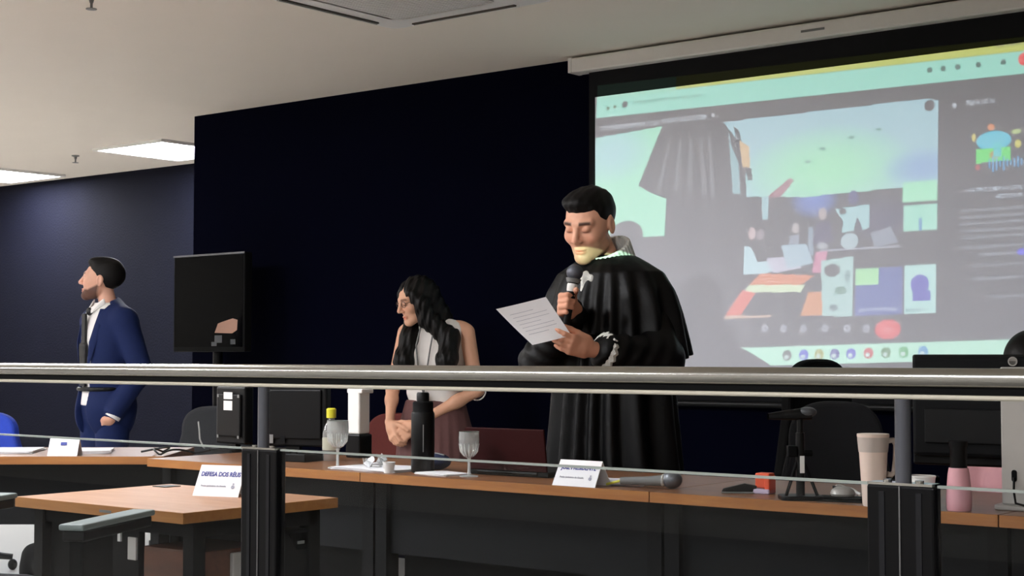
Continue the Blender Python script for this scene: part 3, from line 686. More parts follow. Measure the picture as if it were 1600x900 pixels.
MB().lathe([(.037, .2), (.0345, .204), (.0345, .232), (.031, .236)], 32).build('collar', M_blackm, th, smooth=True)
MB().lathe([(.021, .236), (.021, .262), (.018, .266), (.001, .266)], 24).build('stopper', M_black, th, smooth=True)
MB().cyl((.028, -.029, .07), (.028, -.029, .16), .0016, n=6).build('side_highlight', M_greyp, th)  # thin grey rod painting a highlight down the thermos side
# small white box and dark base behind
tb_ = empty('tissue_dispenser', (-4.125, 4.23, .76)); tag(tb_, 'upright white box standing behind the yellow-capped bottle', 'box')
MB().box(-.04, .022, -.03, .03, .09, .255).build('front_shell', M_white, tb_, bevel=.006)
MB().box(-.044, .036, -.03, .035, .245, .262).build('top_shell', M_white, tb_, bevel=.004)
MB().box(-.045, .03, -.035, .035, .0, .09).build('base', M_black, tb_, bevel=.006)
# crumpled little things on the papers
cp = empty('small_cup', (-3.515, 3.74, .76)); tag(cp, 'small white cup at the right end of the papers', 'cup')
MB().lathe([(.016, 0), (.021, .035), (.0195, .035), (.0145, .003), (.001, .003)], 20).build('wall', M_white, cp, smooth=True)
MB().lathe([(.0205, .034), (.0218, .0352), (.0205, .0362), (.0192, .0352), (.0205, .034)], 20).build('rim', M_white, cp, smooth=True)
wl_ = empty('sweet_wrapper', (-3.66, 3.83, .769)); tag(wl_, 'crumpled clear wrapper lying on the papers', 'wrapper')
for k in range(9):
    a = k*.9; MB().at((.02*math.cos(a)*(k % 3), .035*math.sin(a), .008+.006*(k % 4)), (a, a*1.3, a*.7)).add([(-.02, -.014, 0), (.022, -.01, .004), (.018, .016, -.003), (-.016, .013, .005), (-.02, -.014, .001), (.022, -.01, .005), (.018, .016, -.002), (-.016, .013, .006)], [(0, 1, 2, 3), (7, 6, 5, 4), (0, 4, 5, 1), (1, 5, 6, 2), (2, 6, 7, 3), (3, 7, 4, 0)]).build('fold', M_crystal if k % 2 else M_paper, wl_)
nb = empty('small_pouch', (-3.50, 3.95, .76)); tag(nb, 'small dark blue pouch left of the thermos', 'pouch')
MB().at(rot=(0, 0, .2)).sph((0, 0, .028), (.062, .04, .030), 20, 12).build('body', mat('dark_blue_cloth', (26, 36, 66), .8, var=.2), nb, smooth=True)
MB().tube([(-.045, -.028, .045), (0, -.012, .058), (.045, .0, .05)], .003, 6).build('zip', M_greyp, nb)
# maroon laptop
lp = empty('laptop', (-3.13, 4.10, .76), math.radians(182)); tag(lp, 'open dark maroon laptop seen from behind on the bench', 'laptop')
MB().box(-.16, .16, 0, .22, .001, .018).build('base', M_black, lp, bevel=.004)
ls = MB().at((0, .222, .018), (math.radians(-8), 0, 0)).box(-.16, .16, -.004, .004, 0, .118+.02).build('lid', M_maroon, lp, bevel=.003)
MB().at((0, .222, .018), (math.radians(-8), 0, 0)).box(.10, .118, .004, .0048, .112, .122).build('lid_badge', M_silver, ls)
MB().at((0, .221, .012)).cyl((-.12, 0, 0), (.12, 0, 0), .006, n=10).build('hinge', M_black, lp)
# lying microphone by the card
mc = empty('desk_microphone', (-2.50, 3.79, .76), math.radians(20)); tag(mc, 'grey handheld microphone lying right of the name card on the long bench', 'microphone')
MB().tube([(-.10, 0, .02), (-.02, 0, .021), (.03, 0, .024)], [.011, .014, .017], 14).build('handle', M_greyp, mc, smooth=True)
MB().sph((.055, 0, .027), (.03, .026, .026), 18, 12).build('grille', mat('steel_mesh', (112, 114, 118), .45, metal=.7, var=.3, scale=300), mc, smooth=True)
MB().lathe([(.0185, 0), (.0195, .004), (.0185, .008)], 16).at().build('ring', M_silver, mc).rotation_euler = (0, PI/2, 0)
bpy.data.objects['ring'].location = (.025, 0, .024)
MB().tube([(-.10, 0, .02), (-.13, .01, .012), (-.15, .03, .006)], .004, 8).build('cable', M_yellow, mc)
pn = empty('paper_roll', (-2.61, 3.80, .76), math.radians(8)); tag(pn, 'rolled white paper between the name card and the lying microphone', 'paper')
MB().tube([(-.055, 0, .012), (.055, 0, .012)], .011, 14).build('roll', M_paper, pn, smooth=True)
MB().box(-.055, .05, .004, .03, 0, .0015).build('loose_end', M_paper, pn)
# orange holder and dark device
og = empty('desk_holder', (-2.165, 3.85, .76), math.radians(5)); tag(og, 'orange desk holder with a black device leaning on it', 'holder')
MB().box(-.022, .022, -.02, .02, .016, .058).build('body', M_orange, og, bevel=.004)
MB().box(.008, .024, -.024, .022, .0, .05).build('side', M_orange, og, bevel=.003)
MB().box(-.03, .024, -.028, .022, 0, .014).build('base', mat('lilac_base', (190, 176, 200), .5), og, bevel=.003)
dv = empty('stapler', (-2.225, 3.81, .76), math.radians(30)); tag(dv, 'small black stapler left of the orange holder', 'stapler')
MB().prism([(-.05, .004), (.045, .004), (.05, .022), (.015, .028), (-.045, .013)], -.011, .011).build('arm', M_black, dv, bevel=.003)
MB().box(-.05, .05, -.012, .012, 0, .005).build('base', M_greyp, dv, bevel=.002)
# webcam on a small black tripod
wc = empty('webcam_tripod', (-2.0, 3.75, .76), math.radians(38)); tag(wc, 'black webcam on a small tripod in front of the charcoal chair', 'tripod')
MB().prismz(rrect(.115, .09, .02), 0, .012).build('base_plate', M_black, wc, bevel=.003)
MB().cyl((0, 0, .01), (0, 0, .18), .012).build('lower_tube', M_black, wc, smooth=True)
MB().cyl((0, 0, .17), (0, 0, .228), .0085).build('upper_tube', M_black, wc, smooth=True)
MB().box(-.003, .009, -.0135, -.0115, .072, .118).build('white_label', M_white, wc)
MB().box(-.035, -.01, -.016, .016, .115, .145).build('clamp', M_blackm, wc, bevel=.003)
MB().cyl((.008, 0, .125), (.032, 0, .125), .009, n=12).build('clamp_knob', M_blackm, wc)
for s in (-1, 1): MB().tube([(s*.006, 0, .11), (s*.042, -.02, .012)], .0045, 8).build('leg', M_blackm, wc)
hd = MB().tube([(-.085, 0, .224), (-.03, 0, .228), (.03, 0, .232)], [.009, .014, .018], 14).build('camera_head', M_black, wc, smooth=True)
MB().sph((.02, 0, .236), (.026, .022, .014), 16, 10).build('camera_cap', mat('dark_grey_plastic', (70, 72, 76), .3), hd, smooth=True)
MB().cyl((-.088, 0, .224), (-.083, 0, .224), .0085, n=14).build('lens', M_gloss, hd)
# mouse and cables
ms = empty('computer_mouse', (-1.90, 3.80, .772), math.radians(60)); tag(ms, 'pale grey computer mouse on a dark pad by the cream tumbler', 'mouse')
MB().lathe([(.001, 0), (.030, .0), (.034, .006), (.030, .016), (.018, .024), (.001, .026)], 24).build('shell', M_silver, ms, smooth=True)
MB().box(-.002, .002, .0, .046, .012, .0235).build('wheel', M_black, ms)
pd = empty('mouse_pad', (-1.88, 3.80, .76), math.radians(10)); tag(pd, 'dark mouse pad beneath the pale grey mouse', 'mouse pad')
MB().prismz(rrect(.20, .12, .015), 0, .004).build('pad', M_blackm, pd)
MB().prismz(rrect(.17, .05, .01), .004, .011).build('wrist_rest', M_char, pd, bevel=.003)
cb = empty('usb_cable', (-1.915, 3.90, .76)); tag(cb, 'white cable curling beside the webcam tripod', 'cable')
MB().tube([(-.02+.035*math.cos(a), .025*math.sin(a), .005+.005*abs(math.sin(a*1.5))+.02*max(0, math.sin(a-1))) for a in np.linspace(0, 5.2, 26)], .0038, 8).build('cord', M_white, cb, smooth=True)
MB().box(-.022, -.004, -.04, -.028, 0, .008).build('plug', M_white, cb)
# cream tumbler
tm = empty('travel_tumbler', (-1.765, 3.705, .76), math.radians(42)); tag(tm, 'cream travel tumbler with handle and grey-beige lid band', 'tumbler')
MB().lathe([(.026, 0), (.0285, .004), (.031, .05), (.036, .135), (.0365, .14)], 36).build('body', M_cream, tm, smooth=True)
MB().lathe([(.0375, .14), (.0405, .172), (.0405, .182), (.037, .186), (.001, .186)], 36).build('lid_band', M_cream2, tm, smooth=True)
MB().lathe([(.041, .178), (.0415, .182), (.041, .1865), (.036, .187)], 36).build('rim', M_cream, tm, smooth=True)
MB().tube([(.036, 0, .168), (.052, 0, .17), (.060, 0, .158), (.059, 0, .12), (.055, 0, .088), (.047, 0, .08), (.036, 0, .082)], .0075, 12).build('handle', M_cream2, tm, smooth=True)
# paper cup at the right post
pcu = empty('white_cup', (-1.635, 3.71, .76)); tag(pcu, 'white paper cup half hidden behind the right railing post', 'cup')
MB().lathe([(.026, 0), (.034, .082), (.0325, .082), (.0248, .003), (.001, .003)], 28).build('wall', M_white, pcu, smooth=True)
MB().lathe([(.034, .08), (.0358, .0825), (.034, .085), (.0325, .0825), (.034, .08)], 28).build('rim', M_white, pcu, smooth=True)
# right-hand monitor seen from behind
mo = empty('monitor', (-1.44, 3.80, .76), math.radians(5)); tag(mo, 'large dark monitor on a silver column stand at the right edge', 'monitor')
MB().box(-.275, .30, .07, .105, .125, .385).build('back_cover', M_char, mo, bevel=.01)
MB().box(-.285, .31, .10, .118, .10, .392).build('bezel', M_black, mo, bevel=.006)
MB().box(-.24, .26, .062, .07, .16, .25).build('vent_panel', M_black, mo, bevel=.003)
MB().at((-.01, .07, .374), (PI/2, 0, 0)).lathe([(.012, 0), (.012, .002), (.009, .002), (.009, 0)], 24).build('round_logo', M_silver, mo)
st = MB().add([(-.034, .04, .012), (.030, .04, .012), (.032, .045, .36), (-.036, .045, .36), (-.034, .062, .012), (.030, .062, .012), (.032, .067, .36), (-.036, .067, .36)], [(0, 1, 2, 3), (7, 6, 5, 4), (0, 4, 5, 1), (1, 5, 6, 2), (2, 6, 7, 3), (3, 7, 4, 0)]).build('stand_column', M_silver, mo, bevel=.004)
MB().prism(rrect(.013, .03, .006, cx=-.002, cz=.085), .0385, .041).build('cable_hole', M_blackm, st)
MB().prismz(rrect(.15, .16, .03, cx=.025, cz=.085), 0, .012).build('stand_base', M_silver, mo, bevel=.003)
MB().tube([(-.002, .038, .08), (.002, .02, .05), (.012, .0, .02), (.05, -.01, .013), (.10, .02, .013)], .003, 8).build('power_cable', M_black, mo)
# pink bottle
pb = empty('pink_bottle', (-1.548, 3.735, .76)); tag(pb, 'pink bottle with black lid left of the silver monitor stand', 'bottle')
MB().lathe([(.029, 0), (.031, .005), (.032, .03), (.027, .09), (.024, .107)], 28).build('body', M_pink, pb, smooth=True)
MB().lathe([(.021, .107), (.021, .158), (.0235, .161), (.0235, .174), (.001, .176)], 28).build('lid', M_black, pb, smooth=True)
# dark screens at the left of the bench
def monitor2(name, label, loc, rz, w_, z0, z1, stickers):
    r = empty(name, loc, rz); tag(r, label, 'monitor', 'dark monitors at the left of the bench')
    MB().box(-w_/2, w_/2, -.02, .025, z0, z1).build('back_cover', M_black, r, bevel=.008)
    MB().box(-w_/2+.02, w_/2-.02, -.03, -.02, z0+.03, z1-.03).build('rear_bulge', M_black, r, bevel=.006)
    MB().prismz(rrect(.16, .14, .02), 0, .012).build('stand_base', M_black, r)
    MB().box(-.03, .03, -.012, .012, .01, z0+.03).build('stand_neck', M_black, r)
    for (x, z, w2, h2, mm) in stickers: MB().box(x-w2/2, x+w2/2, -.0315, -.030, z-h2/2, z+h2/2).build('sticker', mm, r)
    return r
monitor2('monitor', 'narrow black monitor back with two white stickers, left of the railing post', (-4.80, 4.19, .76), math.radians(-8), .21, .03, .262, [(0, .226, .062, .028, M_white), (0, .186, .062, .038, M_white)]+[(x_, z_, .012, .012, M_greyp) for x_ in (-.075, .075) for z_ in (.06, .225)])
monitor2('monitor', 'dark monitor with small grey stickers right of the left railing post', (-4.48, 4.22, .76), math.radians(20), .30, .03, .285, [(-.09, .06, .028, .034, M_greyp), (-.035, .06, .022, .026, M_char), (-.125, .045, .016, .045, M_white)])
kb = empty('keyboard', (-4.20, 3.95, .76), math.radians(10)); tag(kb, 'black keyboard block with silver strip below the dark monitor', 'keyboard')
MB().box(-.16, .10, -.06, .06, 0, .03).build('body', M_black, kb, bevel=.004)
MB().box(-.15, -.03, -.062, -.06, .018, .026).build('silver_strip', M_silver, kb)
for k in range(8): MB().box(-.15+.03*k, -.126+.03*k, -.05, .05, .03, .036).build('key_row', M_blackm, kb)
def cable(label, pts, r=.004, m=M_black):
    o = MB().tube(pts, r, 8).build('black_cable', m, None, smooth=True); tag(o, label, 'cable'); return o
cable('tangled black cable on the bench left of the railing post', [(-5.0+.12*t+.03*math.sin(t*5), 3.88+.08*math.sin(t*3.1), .765+.018*abs(math.sin(t*4))) for t in np.linspace(0, 2.6, 40)])
cable('thin grey cable rising behind the angled desk', [(-5.02, 4.22, .764), (-5.1, 4.28, .764), (-5.18, 4.33, .79), (-5.22, 4.36, .83), (-5.25, 4.38, .86)], .004, M_greyp)

bg = empty('backpack', (-6.78, 4.72, 0), math.radians(35)); tag(bg, 'black bag on the floor seen beneath the desks at the left', 'bag')
def _bag(P):
    d = s_box(P, (0, 0, .095), (.15, .11, .092), .05); return su(d, s_ell(P, (.03, -.10, .08), (.10, .05, .06)), .03)-.006*np.sin(40*P[:, 0]+25*P[:, 2])
sdf_obj('body', _bag, [((-.22, -.2, -.02), (.22, .18, .23), .01)], M_blackm, bg)
MB().tube([(-.05, .02, .17), (-.03, .02, .23), (.03, .02, .23), (.05, .02, .17)], .01, 8).build('handle', M_blackm, bg)
# ------------------------------------------------------------------ people
def rot3(yaw=0., pitch=0., roll=0.): return np.array((Matrix.Rotation(yaw, 3, 'Z') @ Matrix.Rotation(pitch, 3, 'X') @ Matrix.Rotation(roll, 3, 'Y')), np.float32)
def unit(v): v = np.asarray(v, float); return v/np.linalg.norm(v)
def near_only(f, P, c, r):
    """evaluate f only close to c; far away a lower bound of the distance is enough"""
    dist = np.linalg.norm(P-np.asarray(c, np.float32), axis=1); d = (dist-r*.85).astype(np.float32); m = dist < r
    if m.any(): d[m] = f(P[m])
    return d
def s_head(p, fem=False, lids=False):
    """head frame: +y face, +z crown, metres for an average adult head"""
    jw = .9 if fem else 1.0
    d = s_ell(p, (0, -.018, .034), (.0755, .096, .086))
    d = su(d, s_ell(p, (0, .030, -.022), (.060*jw, .062, .082)), .035)
    d = su(d, s_cap(p, (-.046*jw, .004, -.066), (-.012, .066, -.093), .020, .017), .03)
    d = su(d, s_cap(p, (.046*jw, .004, -.066), (.012, .066, -.093), .020, .017), .03)
    d = su(d, s_ell(p, (0, .075, -.095), (.021, .018, .017)), .018)
    for s in (-1, 1):
        d = su(d, s_ell(p, (s*.041*jw, .058, -.022), (.022, .024, .022)), .02)
        d = su(d, s_cap(p, (s*.012, .085, .026), (s*.044, .070, .027), .0085 if fem else .0105), .014)
        d = sub_(d, s_ell(p, (s*.031, .098, .008), (.019, .016, .0125)), .012)
    d = su(d, s_cap(p, (0, .086, .020), (0, .110, -.024), .0075, .0115), .010)
    for s in (-1, 1):
        d = su(d, s_ell(p, (s*.0115, .098, -.030), (.0085, .011, .0075)), .006)
        d = sub_(d, s_ell(p, (s*.006, .104, -.038), (.003, .005, .004)), .003)
        if lids: d = su(d, s_ell(p, (s*.031, .0765, .009), (.0150, .0150, .0135)), .004)
        else:
            d = su(d, s_ell(p, (s*.031, .076, .0135), (.0155, .0150, .0085)), .004)
            d = su(d, s_ell(p, (s*.031, .076, .0005), (.0145, .0135, .006)), .004)
        e = s_ell(p, (s*.0775, -.012, -.004), (.0085, .0185, .031)); e = sub_(e, s_ell(p, (s*.0865, -.008, -.002), (.007, .010, .019)), .005)
        d = su(d, e, .008)
    d = su(d, s_ell(p, (0, .0855, -.0600), (.021, .0115, .0055)), .006)
    d = su(d, s_ell(p, (0, .0845, -.0710), (.018, .0115, .0065)), .006)
    d = sub_(d, s_ell(p, (0, .0985, -.0653), (.019, .006, .0014)), .003)
    return d
def face_cols(p, beard=0., lips=(.86, .52, .50), brow=.25, brows=True, lids=False, blush=True, moust=0.):
    """multipliers on the skin colour"""
    c = np.ones((len(p), 3), np.float32); x, y, z = p[:, 0], p[:, 1], p[:, 2]; ax = np.abs(x)
    def blend(m, col):
        nonlocal c
        m = np.clip(m, 0, 1)[:, None]; c = c*(1-m)+np.array(col, np.float32)*m
    front = np.clip((y-.035)/.02, 0, 1)
    if blush: blend(np.exp(-(((ax-.042)/.018)**2+((z+.025)/.018)**2))*front*.5, (1.0, .80, .76)); blend(np.exp(-((x/.014)**2+((z+.026)/.016)**2))*front*.4, (1., .78, .74))
    if beard:
        line = np.where(y > .05, -.052-.9*np.maximum(0, .03-ax), np.interp(y, [-.02, .0, .05], [.0, -.02, -.05]))
        m = np.clip((line-z)/.012, 0, 1)*np.clip((y+.012)/.015, 0, 1)*np.clip((z+.16)/.02, 0, 1)
        m2 = np.exp(-((ax/.026)**2))*np.exp(-(((z+.046)/.007)**2))*front
        blend(np.maximum(m, m2*1.0)*beard, (.13, .09, .075))
    blend(np.exp(-((ax/.019)**4))*np.exp(-(((z+.0655)/.0095)**4))*np.clip((y-.075)/.008, 0, 1), lips)
    if brows: blend(np.exp(-(((z-.0285+.10*np.maximum(0, ax-.035))/.0062)**4))*np.clip((ax-.012)/.004, 0, 1)*np.clip((.053-ax)/.006, 0, 1)*front, (brow, brow*.8, brow*.7))
    if lids: blend(np.exp(-(((ax-.031)/.0145)**4))*np.exp(-(((z+.0008)/.0036)**2))*np.clip((y-.07)/.006, 0, 1), (.14, .10, .09))
    blend(np.exp(-(((ax-.031)/.018)**4))*np.exp(-(((z-.008)/.016)**4))*front*.28, (.72, .58, .55))
    return c
def s_hand(P, o, y, z, x, curls, sc=1., spread=0.05, thumb=None, thumb_curl=(.35, .35)):
    return near_only(lambda Q: s_hand_(Q, o, y, z, x, curls, sc, spread, thumb, thumb_curl), P, np.asarray(o)+np.asarray(y)*.08, .24)
def s_hand_(P, o, y, z, x, curls, sc=1., spread=0.05, thumb=None, thumb_curl=(.35, .35)):
    """o wrist, y finger direction, z back of the hand, x thumb side; curls: 4 x 3 joint bends in radians towards the palm"""
    B = np.stack([x, y, z], 1).astype(np.float32); p = ((P-np.asarray(o, np.float32))@B)/sc
    d = s_box(p, (0, .050, 0), (.040, .047, .014), .013)
    d = su(d, s_cap(p, (0, -.01, 0), (0, .03, 0), .026, .028), .02)
    d = su(d, s_ell(p, (.028, .034, -.009), (.017, .030, .014)), .012)
    xs = (.0305, .0105, -.0095, -.0285); L = (.070, .078, .072, .057); R = (.0092, .0095, .009, .0080)
    for i in range(4):
        a = np.array([xs[i], .093-(.006 if i == 3 else .0), 0.]); ang = 0.; sp = (1.5-i)*spread
        pts = [a-np.array([0, .02, 0]), a]
        for j, f in enumerate((.46, .30, .24)):
            ang += curls[i][j]; dr = np.array([math.sin(sp)*math.cos(ang), math.cos(sp)*math.cos(ang), -math.sin(ang)]); pts.append(pts[-1]+dr*L[i]*f)
        r = R[i]; d = su(d, s_chain(p, pts, [r, r*1.05, r*.98, r*.92, r*.82], .003), .006)
    td = unit(thumb if thumb is not None else (.72, .62, -.30)); t0 = np.array([.033, .022, -.006]); pts = [t0, t0+td*.042]
    t2 = unit(td+np.array([-.5, .5, -.3])*thumb_curl[0]); pts.append(pts[-1]+t2*.032); t3 = unit(t2+np.array([-.5, .4, -.3])*thumb_curl[1]); pts.append(pts[-1]+t3*.024)
    d = su(d, s_chain(p, pts, [.014, .0118, .0108, .0088], .004), .01)
    return d*sc
def s_body(P, J, s=1., fem=False):
    """trunk, neck, arms to the wrist, legs and feet"""
    w_ = .92 if fem else 1.
    d = s_ell(P, (0, .0, 1.27*s), (.160*s*w_, .108*s, .205*s))
    d = su(d, s_ell(P, (0, .008, 1.04*s), (.135*s*w_, .098*s, .17*s)), .06)
    d = su(d, s_ell(P, (0, -.012, .90*s), (.168*s, .118*s, .13*s)), .05)
    if fem:
        for q in (-1, 1): d = su(d, s_ell(P, (q*.072*s, .082*s, 1.24*s), (.062*s, .055*s, .062*s)), .04)
    d = su(d, s_cap(P, J['shR']*np.array([.75, 1, 1])+[0, 0, .012], J['shL']*np.array([.75, 1, 1])+[0, 0, .012], .055*s), .05)
    d = su(d, s_cap(P, J['neck']+[0, 0, -.03], J['headbase'], .054*s*(.85 if fem else 1), .050*s*(.85 if fem else 1)), .03)
    ar = (.054, .047, .040, .026) if not fem else (.047, .041, .035, .0225)
    for q in 'RL':
        sh, el, wr = J['sh'+q], J['el'+q], J['wr'+q]
        d = su(d, s_cap(P, sh, el, ar[0]*s, ar[1]*s*.85), .03); d = su(d, s_cap(P, el, el+(wr-el)*.35, ar[2]*s, ar[2]*s), .02); d = su(d, s_cap(P, el+(wr-el)*.3, wr, ar[2]*s, ar[3]*s), .02)
        hp, kn, an = J['hip'+q], J['kn'+q], J['an'+q]
        d = su(d, s_cap(P, hp, kn, .088*s, .058*s), .03); d = su(d, s_cap(P, kn, an, .056*s, .038*s), .02)
        d = su(d, s_cap(P, an+[0, -.03, -.035], an+[0, .13, -.05], .04, .032), .02)
    return d
def std_legs(J, s, stance=.10, hipw=.09):
    for q, sg in (('R', 1), ('L', -1)):
        J['hip'+q] = np.array([sg*hipw*s, 0, .88*s]); J['kn'+q] = np.array([sg*stance*.95*s, .01, .49*s]); J['an'+q] = np.array([sg*stance*s, -.02, .085])
def drop_inside(V, Q, boxes, m):
    c = V[Q].mean(1); keep = np.ones(len(Q), bool)
    for lo, hi in boxes: keep &= ~((c > np.array(lo)+m).all(1) & (c < np.array(hi)-m).all(1))
    return Q[keep]
def person_mesh(name, fn, fine, coarse, m, colfn=None):
    """one figure: fine boxes (head, hands) and one coarse box for the rest, one mesh"""
    Vs = []; Qs = []; k = 0; done = []
    for lo, hi, vox in fine+[coarse]:
        v, q = nets(fn, lo, hi, vox)
        if done: q = drop_inside(v, q, done, .004)
        Vs.append(v); Qs.append(q+k); k += len(v); done.append((lo, hi))
    V = np.concatenate(Vs); Q = np.concatenate(Qs)
    me = bpy.data.meshes.new(name); me.vertices.add(len(V)); me.vertices.foreach_set('co', V.astype(np.float32).ravel())
    me.loops.add(len(Q)*4); me.loops.foreach_set('vertex_index', Q.astype(np.int32).ravel())
    me.polygons.add(len(Q)); me.polygons.foreach_set('loop_start', np.arange(0, len(Q)*4, 4, dtype=np.int32)); me.update(calc_edges=True); me.validate()
    me.polygons.foreach_set('use_smooth', np.ones(len(me.polygons), bool))
    c = np.ones((len(V), 4), np.float32)
    if colfn is not None: c[:, :3] = colfn(V)
    at = me.color_attributes.new('Col', 'FLOAT_COLOR', 'POINT'); at.data.foreach_set('color', c.ravel())
    me.materials.append(m); o = bpy.data.objects.new(name, me); COL.objects.link(o); return o
def around(c, r): c = np.asarray(c, float); r = np.asarray(r, float)*np.ones(3); return tuple(c-r), tuple(c+r)
M_eye = mat('eye_white', (226, 220, 214), .25, var=.02); M_iris = mat('dark_iris', (40, 24, 16), .15, var=.1)
def eyes(parent, hc, R, hs):
    for s in (-1, 1):
        c = hc+R@np.array([s*.031, .0765, .0075])*hs; e = MB().sph(tuple(c), .0118*hs, 14, 10).build('eye', M_eye, parent, smooth=True)
        c2 = hc+R@np.array([s*.031, .0850, .0075])*hs; MB().sph(tuple(c2), .0048*hs, 10, 8).build('iris', M_iris, e, smooth=True)
def skin(name, rgb): return mat(name, rgb, .5, var=.05, scale=40, vcol=True, spec=.35)
M_hair = mat('dark_brown_hair', (9, 7, 7), .55, var=.3, scale=60, stretch=(1, 1, .15), spec=.22)
M_hairw = mat('long_dark_hair', (12, 9, 8), .5, var=.35, scale=70, stretch=(1, 1, .1), spec=.25)
M_robe = mat('black_satin_robe', (5, 5, 6), .48, var=.15, scale=20, spec=.2, bump=.12, bscale=40)
M_lace = mat('white_lace', (226, 226, 220), .8, var=.12, scale=160, bump=.4, bscale=300)
M_suit = mat('navy_blue_suit', (17, 32, 76), .8, var=.1, scale=60, spec=.25)
M_shirt = mat('white_shirt', (232, 228, 226), .75, var=.03)
M_tie = mat('black_tie', (16, 16, 18), .5, var=.1)
M_shoe = mat('black_shoe', (12, 12, 13), .3, var=.1)
M_blouse = mat('white_blouse', (228, 222, 216), .8, var=.04)
M_skirt = mat('mauve_brown_cloth', (98, 64, 62), .85, var=.1, scale=50)
M_pinkb = mat('pink_blouse', (216, 160, 166), .85, var=.08)
def hair_cap(p, thick, top, hairline):
    d = s_ell(p, (0, -.020, .036+top/2), (.0755+thick, .097+thick, .086+thick+top/2))
    return d
def shoes(parent, J, m=M_shoe):
    for q in 'RL':
        a = J['an'+q]
        def f(P, a=a):
            d = su(s_cap(P, a+[0, -.035, -.035], a+[0, .02, -.03], .042, .045), s_cap(P, a+[0, .02, -.045], a+[0, .16, -.055], .043, .036), .03)
            return smax(d, .004-P[:, 2], .004)
        sdf_obj('shoe', f, [(tuple(a+[-.08, -.12, -.1]), tuple(a+[.08, .25, .06]), .008)], m, parent)

